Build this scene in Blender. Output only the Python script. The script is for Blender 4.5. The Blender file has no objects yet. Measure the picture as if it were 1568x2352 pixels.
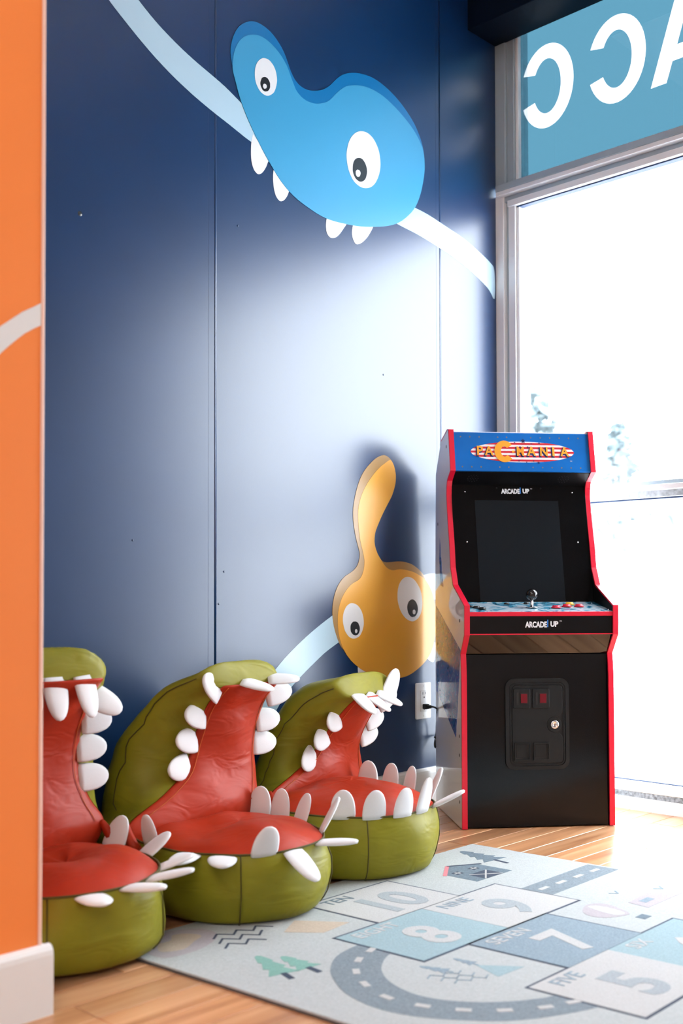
import bpy, bmesh, math, random
from mathutils import Vector, Matrix, noise

# ------------------------------------------------------------------ camera, sky, exposure
scene = bpy.context.scene
COL = scene.collection
cam_data = bpy.data.cameras.new('camera')
cam = bpy.data.objects.new('camera', cam_data)
COL.objects.link(cam)
cam_data.sensor_fit = 'VERTICAL'
cam_data.sensor_height = 36.0
cam_data.sensor_width = 24.0
cam_data.lens = 37.732
cam_data.shift_y = 0.05301
cam_data.clip_start = 0.05
cam_data.clip_end = 400
_yaw, _pitch, _roll = -0.79934, 0.02533, -0.002143
_F = Vector((-math.sin(_yaw)*math.cos(_pitch), math.cos(_yaw)*math.cos(_pitch), math.sin(_pitch)))
_r = Vector((math.cos(_yaw), math.sin(_yaw), 0.0))
_u = _r.cross(_F)
_r2 = _r*math.cos(_roll) + _u*math.sin(_roll)
_u2 = -_r*math.sin(_roll) + _u*math.cos(_roll)
cam.matrix_world = Matrix(((_r2.x, _u2.x, -_F.x, -3.0736), (_r2.y, _u2.y, -_F.y, -2.2236), (_r2.z, _u2.z, -_F.z, 0.68), (0, 0, 0, 1)))
cam_data.dof.use_dof = True
cam_data.dof.focus_distance = 2.95
cam_data.dof.aperture_fstop = 3.2
scene.camera = cam

SKY = 16.0           # bright overcast sky
LAMP = 13.5           # ceiling panels of the room
world = bpy.data.worlds.new('overcast_sky')
scene.world = world
world.use_nodes = True
_bg = world.node_tree.nodes['Background']
_bg.inputs[0].default_value = (0.93, 0.965, 1.0, 1)
_bg.inputs[1].default_value = SKY
scene.view_settings.view_transform = 'Standard'
scene.view_settings.look = 'None'
scene.view_settings.exposure = 0.0
scene.view_settings.gamma = 1.0
scene.view_settings.use_curve_mapping = False

# ------------------------------------------------------------------ helpers
def S(c):      # sRGB 0-255 -> linear rgba
    o = []
    for v in c:
        v /= 255.0
        o.append(v/12.92 if v <= 0.04045 else ((v+0.055)/1.055)**2.4)
    return (*o, 1.0)

def mat(name, col, rough=0.5, metal=0.0, spec=0.5, ior=None, coat=0.0, coat_rough=0.05, sheen=0.0,
        bump=None, var=None, emit=None, trans=None):
    """bump=(scale, strength, distance)  var=(scale, amount) mottles the base colour"""
    m = bpy.data.materials.new(name)
    m.use_nodes = True
    nt = m.node_tree
    b = nt.nodes['Principled BSDF']
    b.inputs['Base Color'].default_value = col
    b.inputs['Roughness'].default_value = rough
    b.inputs['Metallic'].default_value = metal
    b.inputs['Specular IOR Level'].default_value = spec
    if ior: b.inputs['IOR'].default_value = ior
    b.inputs['Coat Weight'].default_value = coat
    b.inputs['Coat Roughness'].default_value = coat_rough
    b.inputs['Sheen Weight'].default_value = sheen
    tc = nt.nodes.new('ShaderNodeTexCoord')
    if var:
        n = nt.nodes.new('ShaderNodeTexNoise')
        n.inputs['Scale'].default_value = var[0]; n.inputs['Detail'].default_value = 5
        nt.links.new(tc.outputs['Object'], n.inputs['Vector'])
        r = nt.nodes.new('ShaderNodeMapRange')
        r.inputs['From Min'].default_value = 0.3; r.inputs['From Max'].default_value = 0.7
        r.inputs['To Min'].default_value = 1-var[1]; r.inputs['To Max'].default_value = 1+var[1]
        nt.links.new(n.outputs['Fac'], r.inputs['Value'])
        mx = nt.nodes.new('ShaderNodeVectorMath'); mx.operation = 'SCALE'
        mx.inputs[0].default_value = col[:3]
        nt.links.new(r.outputs['Result'], mx.inputs['Scale'])
        nt.links.new(mx.outputs['Vector'], b.inputs['Base Color'])
    if bump:
        n = nt.nodes.new('ShaderNodeTexNoise')
        n.inputs['Scale'].default_value = bump[0]; n.inputs['Detail'].default_value = 3
        nt.links.new(tc.outputs['Object'], n.inputs['Vector'])
        bp = nt.nodes.new('ShaderNodeBump')
        bp.inputs['Strength'].default_value = bump[1]; bp.inputs['Distance'].default_value = bump[2]
        nt.links.new(n.outputs['Fac'], bp.inputs['Height'])
        nt.links.new(bp.outputs['Normal'], b.inputs['Normal'])
    if emit:
        b.inputs['Emission Color'].default_value = emit[0]
        b.inputs['Emission Strength'].default_value = emit[1]
    return m

def glass_mat(name, tint, refl=1.0):
    """thin architectural glass: tinted see-through plus a clear mirror layer"""
    m = bpy.data.materials.new(name); m.use_nodes = True
    nt = m.node_tree; nt.nodes.clear()
    out = nt.nodes.new('ShaderNodeOutputMaterial')
    t = nt.nodes.new('ShaderNodeBsdfTransparent'); t.inputs[0].default_value = tint
    g = nt.nodes.new('ShaderNodeBsdfGlossy'); g.inputs['Roughness'].default_value = 0.02
    lw = nt.nodes.new('ShaderNodeLayerWeight'); lw.inputs['Blend'].default_value = 0.5
    pw = nt.nodes.new('ShaderNodeMath'); pw.operation = 'POWER'; pw.inputs[1].default_value = 5.0
    f = nt.nodes.new('ShaderNodeMath'); f.operation = 'MULTIPLY_ADD'; f.inputs[1].default_value = 0.9*refl; f.inputs[2].default_value = 0.035*refl
    nt.links.new(lw.outputs['Facing'], pw.inputs[0]); nt.links.new(pw.outputs[0], f.inputs[0])
    mx = nt.nodes.new('ShaderNodeMixShader')
    nt.links.new(f.outputs[0], mx.inputs[0])
    nt.links.new(t.outputs[0], mx.inputs[1]); nt.links.new(g.outputs[0], mx.inputs[2])
    nt.links.new(mx.outputs[0], out.inputs[0])
    return m

def tag(o, label=None, cat=None, group=None, kind=None):
    if label: o['label'] = label
    if cat: o['category'] = cat
    if group: o['group'] = group
    if kind: o['kind'] = kind
    return o

def empty(name, loc=(0, 0, 0), rz=0.0, parent=None):
    o = bpy.data.objects.new(name, None)
    o.empty_display_size = 0.05
    COL.objects.link(o)
    o.location = loc; o.rotation_euler = (0, 0, rz); o.parent = parent
    return o

def obj(name, me, m=None, parent=None, loc=None, smooth=False):
    o = bpy.data.objects.new(name, me)
    COL.objects.link(o)
    if m is not None and len(me.materials) == 0: me.materials.append(m)
    if parent: o.parent = parent
    if loc: o.location = loc
    if smooth:
        for p in me.polygons: p.use_smooth = True
    return o

def mesh(name, v, f):
    me = bpy.data.meshes.new(name); me.from_pydata([tuple(p) for p in v], [], f); me.update(); return me

def from_bm(name, bm):
    bmesh.ops.recalc_face_normals(bm, faces=bm.faces)
    me = bpy.data.meshes.new(name); bm.to_mesh(me); bm.free(); return me

def box(name, lo, hi, m, parent=None, bevel=0.0, seg=2):
    bm = bmesh.new()
    bmesh.ops.create_cube(bm, size=1.0)
    c = [(a+b)/2 for a, b in zip(lo, hi)]; s = [b-a for a, b in zip(lo, hi)]
    for v in bm.verts: v.co = Vector((v.co.x*s[0]+c[0], v.co.y*s[1]+c[1], v.co.z*s[2]+c[2]))
    if bevel: bmesh.ops.bevel(bm, geom=bm.edges[:], offset=bevel, segments=seg, profile=0.5, affect='EDGES')
    return obj(name, from_bm(name, bm), m, parent)

def smooth_loop(pts, n=4, closed=True):
    out = []; N = len(pts)
    rng = range(N) if closed else range(N-1)
    for i in rng:
        if closed: p0, p1, p2, p3 = (Vector(pts[(i+k) % N]) for k in (-1, 0, 1, 2))
        else: p0, p1, p2, p3 = (Vector(pts[min(max(i+k, 0), N-1)]) for k in (-1, 0, 1, 2))
        for k in range(n):
            t = k/n
            out.append(0.5*((2*p1)+(p2-p0)*t+(2*p0-5*p1+4*p2-p3)*t*t+(3*p1-p0-3*p2+p3)*t**3))
    if not closed: out.append(Vector(pts[-1]))
    return out

def prism(name, loop, axis_fn, t0, t1, m, parent=None, bevel=0.0, smooth=False):
    """loop: 2D outline; axis_fn(a, b, t) -> 3D; solid between t0 and t1"""
    n = len(loop)
    v = [axis_fn(p[0], p[1], t0) for p in loop] + [axis_fn(p[0], p[1], t1) for p in loop]
    f = [tuple(range(n)), tuple(range(2*n-1, n-1, -1))] + [(i, n+i, n+(i+1) % n, (i+1) % n) for i in range(n)]
    bm = bmesh.new()
    vs = [bm.verts.new(p) for p in v]
    for q in f: bm.faces.new([vs[i] for i in q])
    if bevel:
        bmesh.ops.recalc_face_normals(bm, faces=bm.faces)
        es = [e for e in bm.edges if (e.verts[0].index < 0 or True) and e.calc_face_angle(0) > 0.9]
        bmesh.ops.bevel(bm, geom=es, offset=bevel, segments=2, profile=0.5, affect='EDGES')
    return obj(name, from_bm(name, bm), m, parent, smooth=smooth)

def tube(name, pts, r, m, parent=None, seg=10, closed=False, flat=None):
    """round tube through points (list of Vectors); r may be a list"""
    pts = [Vector(p) for p in pts]; n = len(pts)
    v, f = [], []
    up = Vector((0, 0, 1))
    prev = None
    for i, p in enumerate(pts):
        if closed: t = pts[(i+1) % n]-pts[i-1]
        else: t = pts[min(i+1, n-1)]-pts[max(i-1, 0)]
        t.normalize()
        a = prev if prev is not None else (up if abs(t.dot(up)) < 0.9 else Vector((1, 0, 0)))
        s = (a - t*a.dot(t)).normalized(); b = t.cross(s); prev = s
        rr = r[i] if isinstance(r, (list, tuple)) else r
        for k in range(seg):
            h = 2*math.pi*k/seg
            v.append(p + s*math.cos(h)*rr + b*math.sin(h)*rr)
    m_ = n if closed else n-1
    for i in range(m_):
        for k in range(seg):
            a = i*seg+k; b = i*seg+(k+1) % seg
            c = ((i+1) % n)*seg+(k+1) % seg; d = ((i+1) % n)*seg+k
            f.append((a, b, c, d))
    if not closed:
        f.append(tuple(range(seg-1, -1, -1))); f.append(tuple(range((n-1)*seg, n*seg)))
    return obj(name, mesh(name, v, f), m, parent, smooth=True)

def lathe(name, prof, m, parent=None, seg=20, mat4=None):
    v, f = [], []
    for r, z in prof:
        for k in range(seg):
            h = 2*math.pi*k/seg; v.append(Vector((r*math.cos(h), r*math.sin(h), z)))
    if mat4: v = [mat4 @ p for p in v]
    for i in range(len(prof)-1):
        for k in range(seg):
            f.append((i*seg+k, i*seg+(k+1) % seg, (i+1)*seg+(k+1) % seg, (i+1)*seg+k))
    f.append(tuple(range(seg-1, -1, -1))); f.append(tuple(range((len(prof)-1)*seg, len(prof)*seg)))
    return obj(name, mesh(name, v, f), m, parent, smooth=True)

def text_mesh(name, s, size, m, parent, mat4, extrude=0.0004, offset=0.0, align='CENTER', shear=0.0, xs=1.0):
    cu = bpy.data.curves.new(name, 'FONT')
    cu.body = s; cu.size = size; cu.extrude = extrude; cu.offset = offset
    cu.align_x = align; cu.align_y = 'CENTER'; cu.shear = shear; cu.resolution_u = 4
    t = bpy.data.objects.new(name+'_tmp', cu); COL.objects.link(t)
    me = bpy.data.meshes.new_from_object(t.evaluated_get(bpy.context.evaluated_depsgraph_get()))
    bpy.data.objects.remove(t); bpy.data.curves.remove(cu)
    me.name = name
    me.transform(mat4 @ Matrix.Diagonal((xs, 1, 1, 1)))
    me.materials.clear(); me.materials.append(m)
    return obj(name, me, m, parent)

def planar(name, loops, to3d, m, parent=None):
    """flat sheet with holes: even-odd fill of 2D loops, placed by a 4x4 matrix"""
    cu = bpy.data.curves.new(name, 'CURVE'); cu.dimensions = '2D'; cu.fill_mode = 'BOTH'; cu.extrude = 0.0003
    for lp in loops:
        sp = cu.splines.new('POLY'); sp.points.add(len(lp)-1)
        for q, p in zip(sp.points, lp): q.co = (p[0], p[1], 0, 1)
        sp.use_cyclic_u = True
    t = bpy.data.objects.new(name+'_tmp', cu); COL.objects.link(t)
    me = bpy.data.meshes.new_from_object(t.evaluated_get(bpy.context.evaluated_depsgraph_get()))
    bpy.data.objects.remove(t); bpy.data.curves.remove(cu)
    me.name = name; me.transform(to3d); me.materials.clear()
    return obj(name, me, m, parent)

def rrect(w, h, r, n=6, cx=0, cy=0):
    out = []
    for sx, sy, a0 in ((1, 1, 0), (-1, 1, 90), (-1, -1, 180), (1, -1, 270)):
        for k in range(n+1):
            a = math.radians(a0+90*k/n)
            out.append((cx+sx*(w/2-r)+r*math.cos(a), cy+sy*(h/2-r)+r*math.sin(a)))
    return out

def circle(cx, cy, r, n=24, ry=None):
    return [(cx+r*math.cos(2*math.pi*k/n), cy+(ry or r)*math.sin(2*math.pi*k/n)) for k in range(n)]

random.seed(7)
def lerp(a, b, t): return a+(b-a)*t
def curve1(pts, s):
    """piecewise smooth interpolation of [(s, value...)]"""
    if s <= pts[0][0]: return pts[0][1:]
    for i in range(len(pts)-1):
        if s <= pts[i+1][0]:
            t = (s-pts[i][0])/(pts[i+1][0]-pts[i][0])
            p0 = pts[max(i-1, 0)][1:]; p1 = pts[i][1:]; p2 = pts[i+1][1:]; p3 = pts[min(i+2, len(pts)-1)][1:]
            return tuple(0.5*(2*b+(c-a)*t+(2*a-5*b+4*c-d)*t*t+(3*b-a-3*c+d)*t**3) for a, b, c, d in zip(p0, p1, p2, p3))
    return pts[-1][1:]

# ------------------------------------------------------------------ materials
GLOSS = dict(rough=0.32, ior=1.65, bump=(260, 0.06, 0.001))
M_navy = mat('navy_mural_vinyl', (0.002, 0.027, 0.098, 1), var=(2.5, 0.10), **GLOSS)
M_band = mat('pale_blue_print', S((170, 200, 218)), **GLOSS)
M_blue = mat('sky_blue_print', S((58, 146, 190)), **GLOSS)
M_blue2 = mat('deep_blue_print', S((4, 106, 164)), **GLOSS)
M_yel = mat('amber_print', S((226, 164, 56)), **GLOSS)
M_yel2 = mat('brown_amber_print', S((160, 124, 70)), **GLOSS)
M_pwhite = mat('white_print', S((225, 228, 232)), **GLOSS)
M_pblack = mat('black_print', S((22, 28, 36)), **GLOSS)
M_orange = mat('orange_wall_paint', S((240, 132, 56)), rough=0.55, bump=(240, 0.08, 0.001), var=(1.5, 0.03))
M_oband = mat('white_wall_paint', S((222, 222, 222)), rough=0.5)
M_bead = mat('corner_bead_paint', S((232, 190, 172)), rough=0.5)
M_base = mat('white_baseboard_paint', S((225, 226, 227)), rough=0.35)
M_ceil = mat('ceiling_paint', S((226, 226, 224)), rough=0.8)
M_room = mat('warm_white_wall_paint', S((226, 224, 220)), rough=0.7)
M_bluewall = mat('blue_wall_paint', S((14, 62, 120)), rough=0.5)
M_soffit = mat('black_soffit_paint', S((4, 18, 36)), rough=0.5, spec=0.12)
M_frame = mat('white_aluminium', S((246, 248, 250)), rough=0.3, spec=0.5)
M_frame_g = mat('grey_aluminium', S((172, 188, 198)), rough=0.35, metal=0.1)
M_gasket = mat('dark_gasket', S((38, 60, 98)), rough=0.6)
M_glass = glass_mat('window_glass', (0.96, 0.975, 0.98, 1))
M_film = glass_mat('blue_window_film', (0.098, 0.164, 0.193, 1))
M_letter = glass_mat('clear_letter_film', (0.36, 0.37, 0.375, 1))

def wood_mat():
    m = bpy.data.materials.new('honey_wood'); m.use_nodes = True
    nt = m.node_tree; b = nt.nodes['Principled BSDF']; L = nt.links
    tc = nt.nodes.new('ShaderNodeTexCoord'); oi = nt.nodes.new('ShaderNodeObjectInfo')
    sc = nt.nodes.new('ShaderNodeVectorMath'); sc.operation = 'MULTIPLY'; sc.inputs[1].default_value = (1.6, 26, 26)
    off = nt.nodes.new('ShaderNodeVectorMath'); off.operation = 'SCALE'; off.inputs[0].default_value = (37, 91, 13)
    L.new(oi.outputs['Random'], off.inputs['Scale'])
    ad = nt.nodes.new('ShaderNodeVectorMath'); ad.operation = 'ADD'
    L.new(tc.outputs['Object'], sc.inputs[0]); L.new(sc.outputs[0], ad.inputs[0]); L.new(off.outputs[0], ad.inputs[1])
    n = nt.nodes.new('ShaderNodeTexNoise'); n.inputs['Scale'].default_value = 1.0; n.inputs['Detail'].default_value = 6
    n.inputs['Distortion'].default_value = 0.6
    L.new(ad.outputs[0], n.inputs['Vector'])
    cr = nt.nodes.new('ShaderNodeValToRGB')
    cr.color_ramp.elements[0].position = 0.28; cr.color_ramp.elements[0].color = S((158, 106, 72))
    cr.color_ramp.elements[1].position = 0.7; cr.color_ramp.elements[1].color = S((214, 166, 126))
    e = cr.color_ramp.elements.new(0.5); e.color = S((196, 143, 102))
    L.new(n.outputs['Fac'], cr.inputs['Fac'])
    hs = nt.nodes.new('ShaderNodeHueSaturation')
    mr = nt.nodes.new('ShaderNodeMapRange'); mr.inputs['To Min'].default_value = 0.78; mr.inputs['To Max'].default_value = 1.15
    L.new(oi.outputs['Random'], mr.inputs['Value']); L.new(mr.outputs[0], hs.inputs['Value'])
    L.new(cr.outputs[0], hs.inputs['Color']); L.new(hs.outputs[0], b.inputs['Base Color'])
    b.inputs['Roughness'].default_value = 0.28
    bp = nt.nodes.new('ShaderNodeBump'); bp.inputs['Strength'].default_value = 0.05; bp.inputs['Distance'].default_value = 0.001
    L.new(n.outputs['Fac'], bp.inputs['Height']); L.new(bp.outputs[0], b.inputs['Normal'])
    return m
M_wood = wood_mat()
M_slab = mat('dark_subfloor', S((60, 38, 26)), rough=0.8)

# ------------------------------------------------------------------ the room
XW, YF, ZC = -5.4, -5.6, 2.95          # far side, rear wall, ceiling
floor = tag(box('floor', (XW, YF, -0.10), (0.0, 0.0, -0.0045), M_slab), kind='structure')
PITCH = 0.073
plank_cache = {}
def plank_mesh(Lh):
    k = round(Lh, 3)
    if k not in plank_cache:
        g = 0.0007; c = 0.0014; w = PITCH
        v = []
        for z, i in ((-0.004, g), (-c, g), (0.0, g+c)):
            v += [(i, i, z), (k-i, i, z), (k-i, w-i, z), (i, w-i, z)]
        f = [(8, 9, 10, 11)]
        for r in (0, 4):
            for q in range(4): f.append((r+q, r+(q+1) % 4, r+4+(q+1) % 4, r+4+q))
        plank_cache[k] = mesh('plank', v, f); plank_cache[k].materials.append(M_wood)
    return plank_cache[k]
rnd = random.Random(11)
for row in range(41):
    y1 = -row*PITCH
    x = -3.75 + rnd.choice((0.0, 0.15, 0.3, 0.45, 0.6, 0.75))
    if x > -3.75: obj('plank', plank_mesh(x+3.75), None, floor, (-3.75, y1-PITCH, 0))
    while x < -0.001:
        Lh = rnd.choice((0.6, 0.75, 0.9, 1.05, 1.2, 1.5)); Lh = min(Lh, -x)
        if -x-Lh < 0.1: Lh = -x
        obj('plank', plank_mesh(Lh), None, floor, (x, y1-PITCH, 0)); x += Lh
for lo, hi in (((XW, YF), (-3.75, 0)), ((-3.75, YF), (0, -41*PITCH))):       # rest of the floor, behind the camera
    pass
far_planks = []
v, f = [], []
def far_strip(x0, x1, y0, y1):
    n = len(v); v.extend([(x0, y0, 0), (x1, y0, 0), (x1, y1, 0), (x0, y1, 0)]); f.append((n, n+1, n+2, n+3))
r_ = 0
while -r_*PITCH > YF+PITCH:
    y1 = -r_*PITCH
    if r_ < 41: far_strip(XW, -3.7515, y1-PITCH+.001, y1-.001)
    else:
        far_strip(XW, -2.6, y1-PITCH+.001, y1-.001); far_strip(-2.598, 0, y1-PITCH+.001, y1-.001)
    r_ += 1
tag(obj('far_planks', mesh('far_planks', v, f), M_wood, floor), kind='stuff')

ceiling = tag(box('ceiling', (XW, YF, ZC), (0.0, 0.0, ZC+0.1), M_ceil), kind='structure')
wall_back = tag(box('wall_back', (XW, 0.0, -0.1), (0.0, 0.12, ZC+0.1), M_room), kind='structure')
# the mural is hung in sheets; their edges show as fine vertical lines
seams = (XW, -4.2, -3.246, -2.27, -1.292, -0.338, 0.0)
for a, b in zip(seams[:-1], seams[1:]):
    box('mural_sheet', (a+0.0001, -0.0012, 0.0), (b-0.0001, 0.002, ZC), M_navy, wall_back, bevel=0.0003, seg=1)
for x in (-1.268, -0.318):               # taped plasterboard joints swelling under the print
    lp = [(-0.004, -0.0012), (-0.0014, -0.00145), (0.0014, -0.00145), (0.004, -0.0012)]
    prism('board_joint', lp, lambda a, b, t, x=x: (x+a, b, t), 0.13, ZC-0.01, M_navy, wall_back, smooth=True)
for (x, z) in ((-1.191, 1.682), (-1.239, .739), (-1.257, .653), (-.60, 1.36), (-1.53, .813)):   # small paint nibs
    lathe('paint_nib', [(0.0001, 0.0014), (0.0018, 0.0010), (0.0030, 0.0)], M_navy, wall_back, 10,
          Matrix.Translation((x, -0.0012, z)) @ Matrix.Rotation(math.radians(90), 4, 'X'))
lathe('scuff_hole', [(0.0001, 0.0003), (0.006, 0.0003), (0.0062, 0.0)], M_pblack, wall_back, 14,
      Matrix.Translation((-1.683, -0.0012, 1.590)) @ Matrix.Rotation(math.radians(90), 4, 'X'))

wall_left = tag(box('wall_left', (XW, -0.649, -0.05), (-2.1575, -0.535, ZC+0.1), M_orange), kind='structure')
tag(box('trim_2', (-2.1615, -0.6505, 0.10), (-2.1540, -0.643, ZC), M_bead, bevel=0.002), kind='structure')['label'] = 'pale worn corner edge of the orange wall'
tag(box('wall_outer', (XW-0.1, YF, -0.05), (XW, 0.1, ZC+0.1), M_room), kind='structure')
tag(box('wall_rear', (XW-0.1, YF-0.1, -0.05), (0.2, YF, ZC+0.1), M_room), kind='structure')
wall_right = tag(box('wall_right', (0.0, YF, -0.05), (0.12, -1.80, ZC+0.1), M_bluewall), kind='structure')
box('header', (0.0, -1.80, 2.76), (0.12, 0.12, ZC+0.1), M_room, wall_right)
box('kerb', (-0.012, -1.80, -0.05), (0.12, 0.0, 0.040), M_base, wall_right, bevel=0.003)
tag(box('trim_1', (-0.162, YF, 2.612), (0.0, 0.0, ZC), M_soffit, bevel=0.003), kind='structure')['label'] = 'dark navy soffit box running above the window'

def skirting(name, p0, p1, h, t, nrm, m):
    """profiled baseboard from p0 to p1 standing t proud along nrm"""
    pr = [(0, 0), (t, 0), (t, h-0.016), (t*0.92, h-0.008), (t*0.65, h-0.002), (t*0.3, h), (0, h)]
    d = Vector(p1)-Vector(p0)
    return prism(name, pr, lambda a, b, s: Vector(p0)+Vector(nrm)*a+Vector((0, 0, b))+d*s, 0, 1, m)
tag(skirting('baseboard_back', (XW, -0.0012, 0), (-0.014, -0.0012, 0), 0.120, 0.015, (0, -1, 0), M_base), kind='structure')
tag(skirting('baseboard_left', (XW, -0.649, 0), (-2.1415, -0.649, 0), 0.112, 0.016, (0, -1, 0), M_base), kind='structure')
tag(skirting('baseboard_left_return', (-2.1575, -0.649, 0), (-2.1575, -0.535, 0), 0.112, 0.016, (1, 0, 0), M_base), kind='structure')

# white swoosh on the orange wall
OB = [[-2316,995],[-2289,1043],[-2262,1080],[-2233,1107],[-2214,1122],[-2195,1137],[-2175,1149],[-2158,1160],[-2158,1123],[-2175,1113],[-2190,1103],[-2204,1091],[-2219,1077],[-2233,1063],[-2257,1033],[-2280,996],[-2298,963]]
tag(prism('wall_graphic', [(a/1000, b/1000) for a, b in OB], lambda a, b, t: (a, t, b), -0.6497, -0.648, M_oband),
    'white curved stripe painted across the orange wall', 'wall graphic')

# ------------------------------------------------------------------ window
win = tag(empty('window_1', (0, 0, 0)), kind='structure')
def bar(name, y0, y1, z0, z1, x0=-0.018, x1=0.075, m=None, bev=0.0025):
    return box(name, (x0, y0, z0), (x1, y1, z1), m or M_frame, win, bevel=bev)
# jambs (inner lip, recessed groove, stop, bead)
for s, yb in ((1, -0.014), (-1, -1.80)):
    e0 = -0.014 if s == 1 else 0.0
    d = -s
    def yy(a, b): return (min(yb+d*a, yb+d*b), max(yb+d*a, yb+d*b))
    for nm, a, b, x0, mm in (('jamb_lip', e0, 0.020, -0.006, M_frame), ('jamb_groove', 0.020, 0.034, 0.014, M_frame_g),
                             ('jamb_stop', 0.034, 0.062, 0.004, M_frame), ('glazing_bead', 0.0625, 0.074, 0.012, M_frame)):
        y0, y1 = yy(a, b)
        bar(nm, y0, y1, 0.04, 2.045 if nm != 'jamb_lip' else 2.075, x0, 0.075, mm, 0.0015)
    for nm, a, b, x0, mm in (('upper_jamb', e0, 0.030, -0.006, M_frame_g), ('upper_jamb', 0.030, 0.060, 0.004, M_frame_g), ('upper_jamb', 0.060, 0.072, 0.012, M_frame)):
        y0, y1 = yy(a, b)
        bar(nm, y0, y1, 2.105, 2.76, x0, 0.075, mm, 0.003)
YA, YB = -0.080, -1.735
# header between the clear pane and the blue film
bar('head_rail', -1.80, -0.014, 2.083, 2.106, -0.026, 0.075, M_frame_g, 0.002)
bar('head_lip', -1.80, -0.014, 2.068, 2.083, -0.024, 0.075, M_frame, 0.002)
bar('head_groove', -1.78, -0.030, 2.050, 2.068, 0.002, 0.075, M_frame_g, 0.001)
bar('head_stop', -1.77, -0.050, 2.028, 2.050, -0.006, 0.075, M_frame, 0.002)
bar('head_gasket', YB, YA, 2.0235, 2.0278, 0.010, 0.035, M_gasket, 0.0005)
# mid rail
bar('mid_rail_groove', YB, YA, 1.014, 1.030, 0.002, 0.07, M_frame_g, 0.001)
bar('mid_rail', YB, YA, 0.998, 1.016, -0.020, 0.075, M_frame, 0.003)
bar('mid_rail_foot', YB, YA, 0.977, 0.999, -0.008, 0.07, mat('worn_aluminium', S((178, 187, 193)), rough=0.5, metal=0.2, var=(60, 0.35)), 0.002)
bar('mid_gasket', YB, YA, 0.9725, 0.9768, 0.006, 0.035, M_gasket, 0.0005)
# bottom rail
bar('bottom_gasket', YB, YA, 0.0885, 0.0915, 0.008, 0.035, M_gasket, 0.0005)
bar('bottom_bead', YB, YA, 0.072, 0.0884, 0.000, 0.07, M_frame, 0.002)
bar('bottom_rail', YB, YA, 0.058, 0.0735, -0.014, 0.075, M_frame, 0.002)
bar('bottom_track', -1.80, -0.014, 0.040, 0.0585, -0.010, 0.075, mat('dirty_aluminium', S((120, 130, 138)), rough=0.6, metal=0.2, var=(90, 0.6)), 0.001)
for nm, z0, z1 in (('upper_pane', 1.030, 2.0235), ('lower_pane', 0.0915, 0.9725)):
    box(nm, (0.028, YB, z0), (0.031, YA, z1), M_glass, win)
# translucent blue film in the top light, lettering cut clear (seen from behind)
def cc(yc, zc=2.4205, ro=(0.1055, 0.1445), ri=(0.0555, 0.0945)):
    out = []
    a0, a1 = 33, 337   # opening to the corner side; drawn mirrored
    for k in range(41): a = math.radians(lerp(a0-8, a1+1, k/40)); out.append((yc+ro[0]*math.cos(a), zc+ro[1]*math.sin(a)))
    for k in range(41): a = math.radians(lerp(a1-5, a0+0, k/40)); out.append((yc+ri[0]*math.cos(a), zc+ri[1]*math.sin(a)))
    return out
C1, C2 = cc(-0.193), cc(-0.459)
A0 = [(-0.580, 2.281), (-0.634, 2.281), (-0.655, 2.344), (-0.745, 2.344), (-0.766, 2.281), (-0.822, 2.281), (-0.731, 2.559), (-0.671, 2.559)]
A1 = [(-0.671, 2.392), (-0.729, 2.392), (-0.700, 2.482)]
FM = Matrix(((0, 0, 1, 0.030), (1, 0, 0, 0), (0, 1, 0, 0), (0, 0, 0, 1)))
rect = [(-1.735, 2.106), (-0.084, 2.106), (-0.084, 2.76), (-1.735, 2.76)]
planar('blue_film', [rect, C1, C2, A0, A1], FM, M_film, win)
for L_ in ([C1], [C2], [A0, A1]): planar('letter', L_, FM, M_letter, win)

# ------------------------------------------------------------------ mural figures on the back wall
YW = -0.0013
def decal(name, loop, lvl, m, parent, n=3):
    lp = smooth_loop([(a/1000, b/1000, 0) for a, b in loop], n) if n else [(a/1000, b/1000) for a, b in loop]
    return prism(name, lp, lambda a, b, t: (a, t, b), YW-0.0006*(lvl+1), YW, m, parent)
B_SH = [[-1217,2149],[-1214,2177],[-1204,2206],[-1187,2233],[-1167,2251],[-1142,2265],[-1116,2270],[-1088,2267],[-1061,2257],[-1037,2240],[-1019,2221],[-1005,2198],[-992,2175],[-973,2155],[-950,2146],[-923,2146],[-894,2154],[-865,2167],[-839,2186],[-819,2206],[-798,2227],[-774,2245],[-741,2261],[-704,2272],[-660,2278],[-615,2276],[-569,2265],[-523,2247],[-483,2224],[-448,2197],[-424,2168],[-407,2137],[-399,2107],[-397,2076],[-402,2033],[-418,1978],[-443,1929],[-478,1891],[-525,1856],[-578,1832],[-636,1815],[-699,1800],[-760,1792],[-820,1787],[-872,1789],[-929,1801],[-984,1819],[-1032,1848],[-1080,1893],[-1116,1934],[-1152,1981],[-1182,2031],[-1202,2082],[-1211,2117]]
B_BODY = [[-1210,2106],[-1209,2133],[-1204,2158],[-1192,2185],[-1174,2207],[-1154,2221],[-1134,2230],[-1111,2235],[-1085,2233],[-1059,2224],[-1035,2211],[-1013,2191],[-1000,2172],[-986,2148],[-973,2129],[-956,2118],[-934,2112],[-906,2113],[-883,2119],[-857,2131],[-836,2145],[-813,2170],[-789,2193],[-765,2211],[-728,2227],[-691,2237],[-647,2241],[-596,2236],[-543,2220],[-496,2200],[-455,2177],[-424,2150],[-404,2120],[-397,2076],[-402,2033],[-418,1978],[-443,1929],[-478,1891],[-525,1856],[-578,1832],[-636,1815],[-699,1800],[-760,1792],[-820,1787],[-872,1789],[-929,1801],[-984,1819],[-1032,1848],[-1080,1893],[-1116,1934],[-1152,1981],[-1182,2031],[-1202,2082]]
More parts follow.
